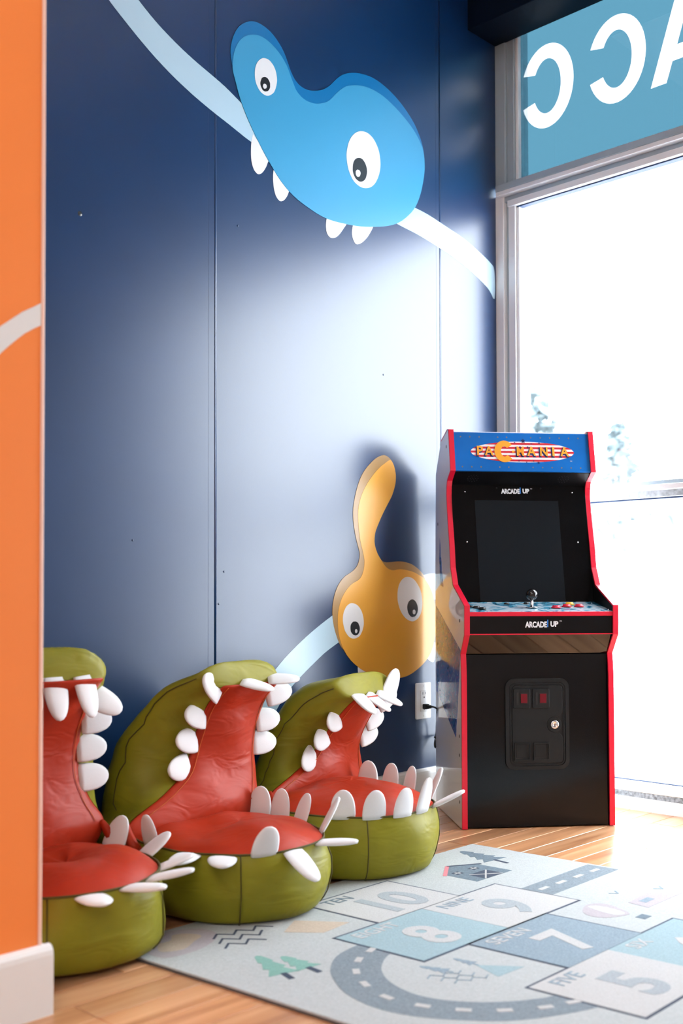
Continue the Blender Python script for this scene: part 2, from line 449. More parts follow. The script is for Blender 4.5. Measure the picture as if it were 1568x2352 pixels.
B_T = [[[-1130,1945],[-1136,1951],[-1142,1928],[-1144,1900],[-1142,1874],[-1134,1854],[-1124,1846],[-1114,1845],[-1101,1854],[-1088,1873],[-1079,1892],[-1064,1900]],[[-1051,1868],[-1059,1874],[-1062,1849],[-1059,1822],[-1051,1801],[-1040,1792],[-1031,1791],[-1019,1798],[-1008,1812],[-1001,1827],[-995,1836]],[[-843,1794],[-849,1786],[-852,1767],[-849,1747],[-840,1737],[-827,1735],[-808,1742],[-790,1759],[-775,1778],[-766,1790],[-766,1801]],[[-730,1804],[-736,1795],[-741,1773],[-737,1755],[-727,1743],[-715,1742],[-696,1752],[-674,1772],[-658,1793],[-647,1811],[-649,1821]]]
B_E = [[[[-1050,2146],[-1048,2132],[-1050,2118],[-1054,2105],[-1060,2093],[-1069,2084],[-1079,2077],[-1090,2074],[-1101,2075],[-1111,2079],[-1119,2086],[-1126,2096],[-1130,2108],[-1131,2121],[-1130,2135],[-1126,2148],[-1120,2159],[-1111,2169],[-1101,2176],[-1090,2179],[-1080,2179],[-1070,2175],[-1061,2168],[-1054,2158]],[[-1075,2113],[-1075,2108],[-1075,2102],[-1077,2097],[-1080,2092],[-1084,2088],[-1088,2086],[-1093,2084],[-1097,2084],[-1102,2085],[-1105,2088],[-1108,2092],[-1110,2096],[-1111,2101],[-1110,2107],[-1108,2112],[-1106,2117],[-1102,2121],[-1098,2123],[-1093,2125],[-1088,2125],[-1084,2124],[-1080,2121],[-1077,2117]],[[-1088,2101],[-1088,2100],[-1088,2098],[-1089,2096],[-1090,2094],[-1092,2093],[-1093,2092],[-1095,2091],[-1097,2091],[-1098,2091],[-1100,2092],[-1101,2094],[-1102,2095],[-1102,2097],[-1101,2099],[-1101,2101],[-1100,2102],[-1098,2104],[-1096,2105],[-1095,2105],[-1093,2105],[-1091,2105],[-1090,2104],[-1089,2103]]],[[[-615,2037],[-613,2014],[-617,1991],[-626,1969],[-639,1949],[-656,1934],[-675,1925],[-695,1921],[-714,1923],[-732,1930],[-746,1943],[-757,1961],[-763,1981],[-765,2004],[-761,2026],[-753,2048],[-740,2067],[-724,2082],[-706,2092],[-686,2097],[-666,2096],[-648,2089],[-633,2076],[-621,2058]],[[-676,1984],[-675,1975],[-677,1965],[-680,1956],[-685,1948],[-692,1942],[-700,1938],[-708,1936],[-716,1937],[-724,1940],[-730,1945],[-735,1952],[-738,1961],[-738,1970],[-737,1980],[-734,1989],[-729,1997],[-722,2003],[-714,2007],[-706,2009],[-698,2009],[-691,2006],[-684,2000],[-679,1993]],[[-705,1963],[-705,1960],[-706,1958],[-707,1955],[-709,1952],[-711,1950],[-714,1949],[-716,1948],[-719,1948],[-722,1949],[-724,1951],[-725,1953],[-726,1955],[-726,1958],[-726,1961],[-725,1964],[-723,1966],[-721,1968],[-718,1970],[-715,1970],[-713,1970],[-710,1970],[-708,1968],[-706,1966]]]]
BAND1 = [[-1685,2206],[-1648,2175],[-1605,2140],[-1558,2106],[-1504,2070],[-1442,2034],[-1371,2001],[-1294,1973],[-1221,1951],[-1142,1927],[-1101,1927],[-1150,2012],[-1175,2022],[-1237,2050],[-1290,2068],[-1342,2085],[-1400,2108],[-1464,2140],[-1518,2175],[-1565,2210],[-1604,2241]]
BAND2 = [[-478,1927],[-448,1924],[-378,1918],[-286,1902],[-190,1884],[-103,1858],[-39,1834],[16,1810],[15,1712],[-53,1741],[-141,1777],[-239,1805],[-333,1824],[-435,1840],[-533,1850],[-565,1862]]
Y_SH = [[-600,1109],[-634,1097],[-664,1076],[-694,1047],[-715,1013],[-729,976],[-738,939],[-739,907],[-734,875],[-724,839],[-712,807],[-711,791],[-717,771],[-730,755],[-751,742],[-776,730],[-799,710],[-816,683],[-826,651],[-828,620],[-822,584],[-808,549],[-794,525],[-777,508],[-749,479],[-714,456],[-672,437],[-624,424],[-575,417],[-531,415],[-486,421],[-441,439],[-401,463],[-373,492],[-356,530],[-350,574],[-350,617],[-357,656],[-373,691],[-399,721],[-412,740],[-439,759],[-471,773],[-510,780],[-542,780],[-573,777],[-598,777],[-615,784],[-630,801],[-641,822],[-645,842],[-641,867],[-628,892],[-610,921],[-585,956],[-563,986],[-548,1021],[-545,1051],[-553,1079],[-572,1101]]
Y_BODY = [[-578,1094],[-597,1083],[-615,1072],[-646,1047],[-676,1016],[-700,982],[-715,944],[-718,908],[-715,876],[-707,836],[-695,800],[-690,776],[-694,751],[-704,731],[-719,719],[-742,710],[-765,694],[-788,667],[-802,635],[-806,604],[-804,568],[-794,536],[-777,508],[-749,479],[-714,456],[-672,437],[-624,424],[-575,417],[-531,415],[-486,421],[-441,439],[-401,463],[-373,492],[-356,530],[-350,574],[-350,617],[-357,656],[-373,691],[-399,721],[-432,738],[-471,750],[-523,756],[-558,752],[-583,757],[-601,769],[-615,784],[-630,801],[-641,822],[-645,842],[-641,867],[-628,892],[-610,921],[-585,956],[-563,986],[-548,1021],[-545,1051],[-553,1079],[-567,1096]]
Y_E = [[[[-695,599],[-695,585],[-699,572],[-705,561],[-713,552],[-724,547],[-735,545],[-747,546],[-759,551],[-769,560],[-777,570],[-782,583],[-785,596],[-785,610],[-782,623],[-776,634],[-768,643],[-757,649],[-746,651],[-734,649],[-723,645],[-712,636],[-704,626],[-698,613]],[[-713,576],[-713,570],[-715,565],[-717,561],[-721,557],[-726,555],[-731,554],[-736,555],[-742,557],[-746,560],[-750,564],[-752,569],[-753,575],[-753,580],[-752,585],[-749,590],[-745,593],[-740,596],[-735,596],[-730,596],[-725,594],[-720,591],[-717,586],[-714,581]],[[-724,567],[-724,565],[-725,564],[-725,563],[-727,562],[-728,561],[-729,561],[-731,561],[-732,562],[-733,563],[-734,564],[-734,566],[-734,567],[-734,569],[-734,570],[-733,571],[-732,572],[-731,573],[-729,573],[-728,573],[-727,572],[-725,571],[-725,570],[-724,569]]],[[[-421,667],[-419,648],[-421,631],[-427,615],[-437,603],[-450,595],[-465,591],[-481,593],[-496,599],[-510,609],[-523,623],[-532,639],[-538,657],[-539,675],[-537,692],[-531,708],[-521,720],[-509,728],[-494,732],[-479,731],[-463,726],[-449,716],[-436,702],[-426,685]],[[-442,633],[-442,626],[-444,619],[-448,613],[-452,609],[-458,606],[-465,605],[-471,605],[-478,608],[-483,612],[-488,618],[-491,625],[-493,632],[-493,639],[-491,646],[-487,652],[-483,656],[-477,659],[-470,661],[-464,660],[-457,657],[-452,653],[-447,647],[-444,641]],[[-454,621],[-454,619],[-455,617],[-456,615],[-458,614],[-459,613],[-461,613],[-463,613],[-465,614],[-466,615],[-467,617],[-468,619],[-468,621],[-468,623],[-467,625],[-466,626],[-465,627],[-463,628],[-461,628],[-459,628],[-457,627],[-456,626],[-455,624],[-454,623]]]]
Y_T = [[[-404,480],[-397,472],[-387,465],[-370,457],[-359,459],[-353,483],[-353,517],[-366,518]],[[-718,464],[-717,434],[-705,421],[-687,432],[-678,444],[-696,457]]]
BAND3 = [[-811,622],[-828,615],[-883,586],[-936,555],[-989,520],[-1035,485],[-1075,448],[-1104,419],[-1134,386],[-1157,357],[-1075,328],[-1050,356],[-1022,389],[-989,419],[-947,450],[-899,482],[-856,509],[-803,535],[-783,544]]
BAND4 = [[-422,734],[-415,738],[-385,743],[-351,744],[-296,735],[-239,713],[-240,615],[-297,647],[-352,660],[-393,661]]
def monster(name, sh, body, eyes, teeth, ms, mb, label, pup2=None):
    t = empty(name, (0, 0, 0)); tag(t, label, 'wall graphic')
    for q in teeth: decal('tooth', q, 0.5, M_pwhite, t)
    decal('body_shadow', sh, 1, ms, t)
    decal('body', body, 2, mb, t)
    for e, p, h in eyes:
        eo = decal('eye', e, 3, M_pwhite, t)
        decal('pupil', p, 4, M_pblack, eo); decal('glint', h, 5, M_pwhite, eo)
    return t
for bd, lab in ((BAND1, 'pale blue curved stripe above and left of the blue monster'), (BAND2, 'pale stripe running from the blue monster to the window'),
                (BAND3, 'pale blue stripe from the yellow monster down behind the beanbags'), (BAND4, 'pale stripe behind the arcade cabinet beside the yellow monster')):
    bd = [[min(a, -16), b] for a, b in bd]
    tag(decal('wall_graphic', bd, 0, M_band, None), lab, 'wall graphic')
monster('monster_graphic', B_SH, B_BODY, B_E, B_T, M_blue2, M_blue, 'blue two-humped cartoon monster printed high on the navy wall')
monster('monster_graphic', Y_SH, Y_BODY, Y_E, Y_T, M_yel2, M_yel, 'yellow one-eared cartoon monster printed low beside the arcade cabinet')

# ------------------------------------------------------------------ wall outlet, plug and cord
M_plate = mat('white_plastic', S((232, 233, 234)), rough=0.3)
M_slot = mat('slot_dark', S((40, 40, 44)), rough=0.6)
M_cord = mat('black_rubber', S((20, 22, 26)), rough=0.45)
out = empty('wall_outlet', (-0.4175, -0.0012, 0.336)); tag(out, 'white wall outlet above the baseboard beside the cabinet', 'outlet')
prism('plate', rrect(0.073, 0.115, 0.004), lambda a, b, t: (a, t, b), -0.006, 0.0, M_plate, out, bevel=0.0015)
prism('receptacle', rrect(0.034, 0.068, 0.003), lambda a, b, t: (a, t, b), -0.0075, -0.004, M_plate, out, bevel=0.0006)
for zz in (0.019, -0.019):
    for dx, h in ((-0.0065, 0.008), (0.0065, 0.0065)):
        box('slot', (dx-0.0009, -0.0079, zz+0.001-h/2+0.004), (dx+0.0009, -0.0070, zz+0.001+h/2+0.004), M_slot, out)
    prism('ground_hole', circle(0, zz-0.008, 0.0026, 12), lambda a, b, t: (a, t, b), -0.0079, -0.0070, M_slot, out)
for zz in (0.048, -0.048): prism('screw', circle(0, zz, 0.0028, 12), lambda a, b, t: (a, t, b), -0.0068, -0.005, M_plate, out)
pc = empty('power_cord', (-0.4175, -0.009, 0.318)); tag(pc, 'black power cord plugged into the wall outlet and looped', 'cord')
def lp_(pts): return [Vector(p) for p in pts]
prism('plug', rrect(0.020, 0.017, 0.004), lambda a, b, t: (a, t, b), -0.014, 0.0, M_cord, pc, bevel=0.002)
prism('plug_collar', rrect(0.012, 0.011, 0.004), lambda a, b, t: (a+0.001, t, b), -0.026, -0.013, M_cord, pc, bevel=0.001)
cpts = smooth_loop([(0.001, -0.02, 0), (0.006, -0.034, 0.000), (0.022, -0.036, -0.010), (0.037, -0.024, -0.030), (0.045, -0.014, -0.055), (0.048, -0.010, -0.085), (0.044, -0.010, -0.104), (0.034, -0.016, -0.112), (0.027, -0.020, -0.122), (0.030, -0.020, -0.132), (0.041, -0.014, -0.125), (0.049, -0.008, -0.108), (0.070, -0.004, -0.100), (0.12, -0.006, -0.11)], 6, False)
tube('cord', cpts, 0.0028, M_cord, pc, 8)
tube('twist_tie', [(0.038, -0.013, -0.101), (0.047, -0.009, -0.101), (0.054, -0.007, -0.101)], 0.0042, M_cord, pc, 8)

# ------------------------------------------------------------------ arcade cabinet
CW = 0.454; PT = 0.015
M_cblk = mat('black_gloss_laminate', S((11, 13, 16)), rough=0.15, spec=0.25)
M_cblk2 = mat('black_satin', S((11, 12, 14)), rough=0.35, spec=0.15)
M_knee = mat('black_mirror_laminate', S((10, 11, 13)), rough=0.05, spec=0.6)
M_cwhite = None
M_red = mat('red_edge_moulding', S((214, 18, 52)), rough=0.35)
M_door = mat('coin_door_plastic', S((20, 23, 25)), rough=0.42, spec=0.28, bump=(900, 0.10, 0.0005))
M_door_d = mat('coin_door_recess', S((10, 11, 12)), rough=0.6)
M_chrome = mat('chrome', S((225, 225, 228)), rough=0.12, metal=1.0)
M_redlens = mat('dark_red_lens', S((104, 18, 30)), rough=0.25, spec=0.3)
M_lblack = mat('lettering_blue', S((36, 116, 200)), rough=0.3)
M_lwhite = mat('lettering_white', S((226, 230, 234)), rough=0.3)
M_screen = mat('dark_screen', S((24, 28, 32)), rough=0.08, spec=0.12)
M_bezel = mat('black_bezel', S((7, 8, 10)), rough=0.22, spec=0.12)

def side_art():
    """white gloss side panel with a faded blue-violet picture block printed on it"""
    m = mat('white_side_panel', S((240, 241, 244)), rough=0.05, ior=1.8)
    nt = m.node_tree; L = nt.links; b = nt.nodes['Principled BSDF']
    tc = nt.nodes.new('ShaderNodeTexCoord')
    vo = nt.nodes.new('ShaderNodeTexVoronoi'); vo.inputs['Scale'].default_value = 22
    L.new(tc.outputs['Object'], vo.inputs['Vector'])
    return m
M_cwhite = side_art()
def art_mat(name, cols, scale):
    m = bpy.data.materials.new(name); m.use_nodes = True
    nt = m.node_tree; L = nt.links; b = nt.nodes['Principled BSDF']
    tc = nt.nodes.new('ShaderNodeTexCoord')
    n = nt.nodes.new('ShaderNodeTexNoise'); n.inputs['Scale'].default_value = scale; n.inputs['Detail'].default_value = 2
    n.inputs['Distortion'].default_value = 1.6
    L.new(tc.outputs['Object'], n.inputs['Vector'])
    cr = nt.nodes.new('ShaderNodeValToRGB'); cr.color_ramp.interpolation = 'EASE'
    el = cr.color_ramp.elements
    while len(el) > 1: el.remove(el[-1])
    el[0].position = cols[0][0]; el[0].color = S(cols[0][1])
    for p, c in cols[1:]:
        e = el.new(p); e.color = S(c)
    L.new(n.outputs['Fac'], cr.inputs['Fac']); L.new(cr.outputs[0], b.inputs['Base Color'])
    b.inputs['Roughness'].default_value = 0.12
    return m
M_sideart = art_mat('blue_violet_side_art', [(0.30, (40, 78, 150)), (0.42, (70, 110, 175)), (0.52, (120, 112, 170)), (0.60, (60, 100, 165)), (0.70, (150, 165, 205))], 26)
M_deck = art_mat('blue_grey_deck_art', [(0.30, (24, 92, 128)), (0.42, (70, 140, 168)), (0.50, (160, 182, 196)), (0.60, (180, 190, 200)), (0.68, (110, 150, 178)), (0.76, (196, 140, 70))], 17)
M_marq = mat('blue_marquee', S((14, 98, 176)), rough=0.25, spec=0.3, var=(9, 0.12))
M_orng = mat('orange_lettering', S((246, 160, 48)), rough=0.3)
M_mred = mat('red_stripe_print', S((196, 36, 50)), rough=0.3)
M_mwht = mat('white_stripe_print', S((228, 230, 234)), rough=0.3)
M_mnavy = mat('navy_print', S((14, 40, 92)), rough=0.3)

cab = empty('arcade_cabinet', (-0.612, -0.311, 0.0), math.radians(-39.063))
tag(cab, 'black arcade game cabinet with red edges standing diagonally in the window corner', 'arcade cabinet')
FRONT = [(0.000, 0.002), (0.000, 0.235), (0.004, 0.470), (0.006, 0.492), (0.014, 0.512), (-0.036, 0.560), (-0.040, 0.643), (0.106, 0.702), (0.138, 0.757),
         (0.150, 0.81), (0.176, 0.90), (0.190, 0.970), (0.190, 1.000), (0.182, 1.024), (0.166, 1.034), (0.132, 1.050), (0.160, 1.178)]
FRONT = [(0.000, 0.002), (0.000, 0.235), (0.002, 0.440), (0.006, 0.480), (0.010, 0.505), (-0.038, 0.561), (-0.040, 0.643), (0.104, 0.703), (0.138, 0.757),
         (0.150, 0.82), (0.170, 0.89), (0.186, 0.955), (0.190, 0.983), (0.187, 1.008), (0.178, 1.026), (0.133, 1.050), (0.160, 1.178)]
BACK = [(0.178, 1.180), (0.268, 1.158), (0.350, 1.062), (0.366, 0.70), (0.366, 0.002)]
PROF = FRONT+BACK
for side in (0, 1):
    x0 = 0.0 if side == 0 else CW-PT
    n = len(PROF)
    v = [(x0, d, z) for d, z in PROF]+[(x0+PT, d, z) for d, z in PROF]
    f = [tuple(range(n)), tuple(range(2*n-1, n-1, -1))]+[(i, i+n, (i+1) % n+n, (i+1) % n) for i in range(n)]
    me = mesh('side_panel', v, f)
    me.materials.append(M_cwhite); me.materials.append(M_cblk2)
    me.polygons[0].material_index = 0 if side == 0 else 1
    me.polygons[1].material_index = 1 if side == 0 else 0
    for p in me.polygons[2:]: p.material_index = 1
    sp = obj('side_panel', me, None, cab)
    # red T-moulding round the front and top edge
    pts = smooth_loop([(0, d, z) for d, z in FRONT], 3, False) if False else [Vector((0, d, z)) for d, z in FRONT]
    pts = pts+[Vector((0, 0.178, 1.180)), Vector((0, 0.268, 1.158))]
    v, f = [], []
    for i, p in enumerate(pts):
        t = (pts[min(i+1, len(pts)-1)]-pts[max(i-1, 0)]).normalized()
        nn = Vector((0, -t.z, t.y))            # outwards (to the front)
        v += [(x0-0.0008, *(p+nn*-0.002)[1:]), (x0-0.0002, *(p+nn*0.0026)[1:]), (x0+PT+0.0002, *(p+nn*0.0026)[1:]), (x0+PT+0.0008, *(p+nn*-0.002)[1:])]
        if i:
            a = (i-1)*4; b = i*4
            for k in range(4): f.append((a+k, a+(k+1) % 4, b+(k+1) % 4, b+k))
    f.append((3, 2, 1, 0)); e = (len(pts)-1)*4; f.append((e, e+1, e+2, e+3))
    obj('edge_moulding', mesh('edge_moulding', v, f), M_red, cab)
    xs_ = x0-0.0006 if side == 0 else x0+PT+0.0006
    for d, z in ((0.03, 0.075), (0.03, 0.21), (0.03, 0.265), (0.35, 0.30), (0.02, 0.60), (0.03, 0.47), (0.33, 0.52), (0.19, 1.13), (0.32, 0.90), (0.335, 0.60)):
        prism('cam_cap', circle(0, 0, 0.0035, 10, 0.0052), lambda a, b, t, d=d, z=z: (t, d+a, z+b), xs_-0.0004, xs_+0.0004, M_slot, sp)
IX0, IX1 = PT, CW-PT
def panel(name, p, q, t, m, inset=0.0, x0=IX0, x1=IX1, bev=0.0008):
    """sheet between the side panels from profile point p to q, t thick towards the inside"""
    p = Vector((0, *p)); q = Vector((0, *q)); tt = (q-p).normalized(); nn = Vector((0, tt.z, -tt.y))
    return prism(name, [(0, 0), (1, 0), (1, 1), (0, 1)], lambda a, b, s: (lerp(x0, x1, a), *(p+(q-p)*b+nn*(inset+t*s))[1:]), 0, 1, m, cab, bevel=bev)
panel('lower_front_panel', (0.006, 0.004), (0.012, 0.502), 0.012, M_cblk)
panel('knee_panel', (0.013, 0.504), (-0.030, 0.561), 0.010, M_knee)
panel('control_box_front', (-0.0335, 0.5635), (-0.0350, 0.614), 0.012, M_cblk)
box('control_box_edge', (IX0, -0.0372, 0.5608), (IX1, -0.024, 0.5636), M_red, cab)
box('control_deck_edge', (IX0, -0.0380, 0.614), (IX1, -0.022, 0.6265), M_red, cab, bevel=0.001)
deck_n = panel('control_deck', (-0.0375, 0.6270), (0.118, 0.6535), 0.012, M_deck)
DZ = lambda d: 0.6270+(d+0.0375)*0.1704
panel('bezel', (0.116, 0.650), (0.1935, 1.015), 0.008, M_bezel)
panel('speaker_panel', (0.194, 1.014), (0.141, 1.048), 0.008, M_cblk2)
panel('marquee', (0.136, 1.0505), (0.1615, 1.1715), 0.010, M_marq)
panel('top_panel', (0.165, 1.174), (0.268, 1.154), 0.010, M_cwhite)
panel('top_slope', (0.268, 1.154), (0.348, 1.060), 0.010, M_cblk2)
panel('back_panel', (0.349, 1.058), (0.364, 0.004), 0.008, M_cblk2)
panel('base_panel', (0.364, 0.004), (0.010, 0.004), 0.010, M_cblk2)
# local frames on the sloping faces: columns = right, up, outwards
def frame(p, q, zc=0.5):
    p = Vector((0, *p)); q = Vector((0, *q)); up = (q-p).normalized(); rt = Vector((1, 0, 0)); nn = rt.cross(up)
    o = p+(q-p)*zc+Vector((CW/2, 0, 0))
    return Matrix(((rt.x, up.x, nn.x, o.x), (rt.y, up.y, nn.y, o.y), (rt.z, up.z, nn.z, o.z), (0, 0, 0, 1)))
def flat(name, loop, fr, h0, h1, m, parent=cab, bevel=0.0):
    return prism(name, loop, lambda a, b, t: fr @ Vector((a, b, t)), h0, h1, m, parent, bevel=bevel)
# screen (recessed look comes from a raised bezel lip around it)
fb = frame((0.116, 0.650), (0.1935, 1.015), 0.0)
scr = flat('screen', [(-0.141, 0.006), (0.123, 0.006), (0.123, 0.322), (-0.141, 0.322)], fb, 0.0, 0.0012, M_screen)
for xx, zz in ((-0.172, 0.190), (0.176, 0.190), (-0.17, 0.35), (0.17, 0.35), (-0.07, 0.362), (0.07, 0.362)):
    lathe('bezel_screw', [(0.0026, 0), (0.0026, 0.0006), (0.0012, 0.0012)], M_chrome if abs(xx) > .1 else M_cblk2, cab, 10, fb @ Matrix.Translation((xx, zz, 0.0)))
def brand(fr, x, y, s):
    a = text_mesh('lettering', 'ARCADE', s, M_lwhite, cab, fr @ Matrix.Translation((x-0.0115*s/0.0165, y, 0.0009)), 0.0003, 0.0009, xs=0.72)
    text_mesh('lettering', '1', s*1.3, M_lblack, cab, fr @ Matrix.Translation((x+0.0135*s/0.0165, y+s*0.12, 0.0007)), 0.0003, 0.0006, xs=0.8)
    text_mesh('lettering', 'UP', s*0.92, M_lwhite, cab, fr @ Matrix.Translation((x+0.0275*s/0.0165, y+s*0.06, 0.0009)), 0.0003, 0.0009, xs=0.9)
    text_mesh('lettering', 'TM', s*0.22, M_lwhite, cab, fr @ Matrix.Translation((x+0.0415*s/0.0165, y+s*0.45, 0.0009)), 0.0002)
brand(fb, -0.012, 0.351, 0.0205)
brand(frame((-0.0335, 0.5635), (-0.0350, 0.614), 0.5), 0.000, 0.000, 0.0225)
# speaker grilles
fs = frame((0.194, 1.014), (0.141, 1.048), 0.5)
for gx in (-0.150, 0.135):
    for r in (0.0, 0.008, 0.016):
        for k in range(1 if r == 0 else int(r/0.008*6)):
            h = 2*math.pi*k/max(1, int(r/0.008*6))
            flat('speaker_hole', circle(gx+r*math.cos(h), r*math.sin(h), 0.0016, 8), fs, 0.0, 0.0006, M_slot)
# marquee print
fm = frame((0.136, 1.0505), (0.1615, 1.1715), 0.5)
def oval(a, b, n=48): return circle(0, 0, a, n, b)
OX, OA, OB_ = 0.001, 0.162, 0.0335
flat('marquee_oval', [(x+OX, y) for x, y in oval(OA, OB_)], fm, 0.0, 0.0004, M_mwht)
for k in range(5):                      # red stripes clipped to the oval
    y0 = -0.0305+k*0.0134; y1 = y0+0.0066
    pts = []
    for t in range(13):
        y = lerp(y0, y1, t/12); pts.append((OX+OA*math.sqrt(max(0, 1-(y/OB_)**2)), y))
    for t in range(13):
        y = lerp(y1, y0, t/12); pts.append((OX-OA*math.sqrt(max(0, 1-(y/OB_)**2)), y))
    flat('marquee_stripe', pts, fm, 0.0003, 0.0007, M_mred)
def star(cx, cy, r): return [(cx+(r if k % 2 == 0 else r*0.45)*math.sin(math.pi*k/5), cy+(r if k % 2 == 0 else r*0.45)*math.cos(math.pi*k/5)) for k in range(10)]
for x, y, r in ((0.005, 0.036, 0.008), (-0.006, 0.016, 0.004), (0.018, 0.016, 0.004), (0.030, 0.027, 0.003), (0.055, 0.029, 0.004), (-0.022, 0.030, 0.003), (0.050, -0.034, 0.0045), (0.012, -0.033, 0.003), (0.034, -0.029, 0.003), (-0.012, -0.029, 0.003)):
    flat('marquee_star', star(x, y, r), fm, 0.0006, 0.0010, M_mnavy)
for x in (-0.190, -0.161, -0.132, -0.074, -0.046, 0.030, 0.060, 0.090, 0.120, 0.150, 0.180):
    flat('marquee_dot', circle(x, 0.047, 0.0022, 10), fm, 0.0, 0.0004, mat('amber_dot', S((120, 96, 78)), rough=0.4) if x == -0.190 else bpy.data.materials['amber_dot'])
    flat('marquee_dot', circle(x+0.001, -0.049, 0.0022, 10), fm, 0.0, 0.0004, bpy.data.materials['amber_dot'])
def glyph(x, ch, sx=1.0, s=0.041):
    for dx, dy, m, h in ((-0.0022, -0.0030, M_mnavy, 0.0010), (0, 0, M_orng, 0.0016)):
        text_mesh('lettering', ch, s, m, cab, fm @ Matrix.Translation((x+dx, dy+0.001, h)), 0.0003, 0.0010 if m is M_orng else 0.0026, xs=sx)
for x, ch, sx in ((-0.133, 'P', 0.95), (-0.104, 'A', 0.9), (-0.006, 'M', 0.8), (0.029, 'A', 0.9), (0.068, 'N', 0.85), (0.098, 'I', 1.1), (0.133, 'A', 0.9)): glyph(x, ch, sx)
big = [(-0.056+0.0310*math.cos(math.radians(a)), 0.001+0.0345*math.sin(math.radians(a))) for a in range(38, 323, 5)] + \
      [(-0.056+0.0110*math.cos(math.radians(a)), 0.001+0.0165*math.sin(math.radians(a))) for a in range(318, 41, -6)]
flat('lettering', big, fm, 0.0010, 0.0020, M_orng)
flat('lettering', [(-0.032, -0.002), (-0.025, -0.002), (-0.025, 0.004), (-0.032, 0.004)], fm, 0.0010, 0.0020, M_orng)
text_mesh('lettering', 'TM', 0.005, M_lwhite, cab, fm @ Matrix.Translation((0.152, -0.028, 0.0006)), 0.0002)
# control deck: stick and buttons
def deck_pt(u, d): return Matrix.Translation((u, d, DZ(d)))
js = lathe('joystick', [(0.0185, 0.0), (0.0185, 0.0015), (0.0165, 0.0028), (0.0045, 0.0030), (0.0040, 0.018), (0.0036, 0.024)], M_chrome, cab, 20, deck_pt(0.216, 0.022))
ballp = [(0.0172*math.sin(math.pi*k/14)+0.00001, -0.0172*math.cos(math.pi*k/14)) for k in range(15)]
lathe('ball_top', ballp, mat('black_ball', S((12, 14, 18)), rough=0.07, spec=0.7), js, 24, deck_pt(0.216, 0.022) @ Matrix.Translation((0, 0, 0.0385)))
M_bred = mat('red_button', S((214, 30, 60)), rough=0.25); M_byel = mat('yellow_button', S((236, 190, 62)), rough=0.25); M_bblk = mat('black_button', S((14, 15, 17)), rough=0.25)
bprof = [(0.0145, 0.0), (0.0145, 0.0022), (0.0130, 0.0034), (0.0112, 0.0036), (0.0108, 0.0068), (0.0095, 0.0080), (0.00001, 0.0082)]
for u, d, m, k in ((0.287, 0.015, M_bred, 1), (0.325, 0.034, M_bred, 1), (0.363, 0.034, M_bred, 1), (0.345, 0.066, M_byel, 1),
                   (0.156, 0.080, M_bblk, 0.6), (0.218, 0.086, M_bblk, 0.6), (0.050, 0.020, M_bblk, 0.8), (0.062, 0.000, M_bblk, 0.8), (0.036, 0.035, M_bblk, 0.6)):
    lathe('button', [(r*k, z*k) for r, z in bprof], m, cab, 18, deck_pt(u, d))
for u, d in ((0.432, -0.02), (0.420, 0.085), (0.025, 0.09)):
    lathe('deck_bolt', [(0.004, 0), (0.0035, 0.002), (0.0001, 0.0028)], M_chrome, cab, 10, deck_pt(u, d))
# coin door
fd = frame((0.006, 0.004), (0.012, 0.502), 0.0)
def ring(name, w, h, r, iw, ih, ir, cx, cy, h0, h1, m, parent):
    """raised rounded-rectangle frame"""
    a = rrect(w, h, r, 6, cx, cy); b = rrect(iw, ih, ir, 6, cx, cy); n = len(a)
    v = [fd @ Vector((*p, h0)) for p in a]+[fd @ Vector((*p, h1)) for p in a]+[fd @ Vector((*p, h1)) for p in b]+[fd @ Vector((*p, h0)) for p in b]
    f = []
    for i in range(n):
        j = (i+1) % n
        for k in range(3): f.append((k*n+i, k*n+j, (k+1)*n+j, (k+1)*n+i))
    return obj(name, mesh(name, v, f), m, parent)
cdx, cdz = -0.0015, 0.2955
cdoor = flat('coin_door', rrect(0.190, 0.264, 0.026, 6, cdx, cdz), fd, 0.0, 0.0022, M_door, bevel=0.0008)
ring('door_rim', 0.190, 0.264, 0.026, 0.168, 0.242, 0.019, cdx, cdz, 0.002, 0.0055, M_door, cdoor)
ring('door_groove', 0.163, 0.237, 0.016, 0.156, 0.230, 0.014, cdx, cdz, 0.002, 0.0045, M_door, cdoor)
leaf = []
lw, lh, lr = 0.150, 0.224, 0.012
x0, x1, y0, y1 = cdx-lw/2, cdx+lw/2, cdz-lh/2, cdz+lh/2
arc = lambda cx, cy, r, a0, a1, n=8: [(cx+r*math.cos(math.radians(lerp(a0, a1, k/n))), cy+r*math.sin(math.radians(lerp(a0, a1, k/n)))) for k in range(n+1)]
lx, lz = cdx+0.0505, cdz-0.002                 # lock
leaf = arc(x0+lr, y0+lr, lr, 180, 270)+arc(x1-lr, y0+lr, lr, 270, 360)+arc(x1-0.018, lz-0.024-0.018, 0.018, 0, 90)+ \
       arc(lx, lz, 0.024, 270, 90, 12)+arc(x1-0.018, lz+0.024+0.018, 0.018, 270, 360)+arc(x1-lr, y1-lr, lr, 0, 90)+arc(x0+lr, y1-lr, lr, 90, 180)
dleaf = flat('door_leaf', leaf, fd, 0.002, 0.0048, M_door, cdoor, bevel=0.0006)
lockp = flat('lock_boss', circle(lx, lz, 0.0215, 28), fd, 0.002, 0.0050, M_door, cdoor, bevel=0.0006)
lathe('lock_cylinder', [(0.0125, 0.0), (0.0125, 0.0035), (0.0110, 0.0050), (0.0060, 0.0050), (0.0055, 0.0042), (0.0030, 0.0042), (0.00001, 0.0042)], M_chrome, cdoor, 22, fd @ Matrix.Translation((lx, lz, 0.005)))
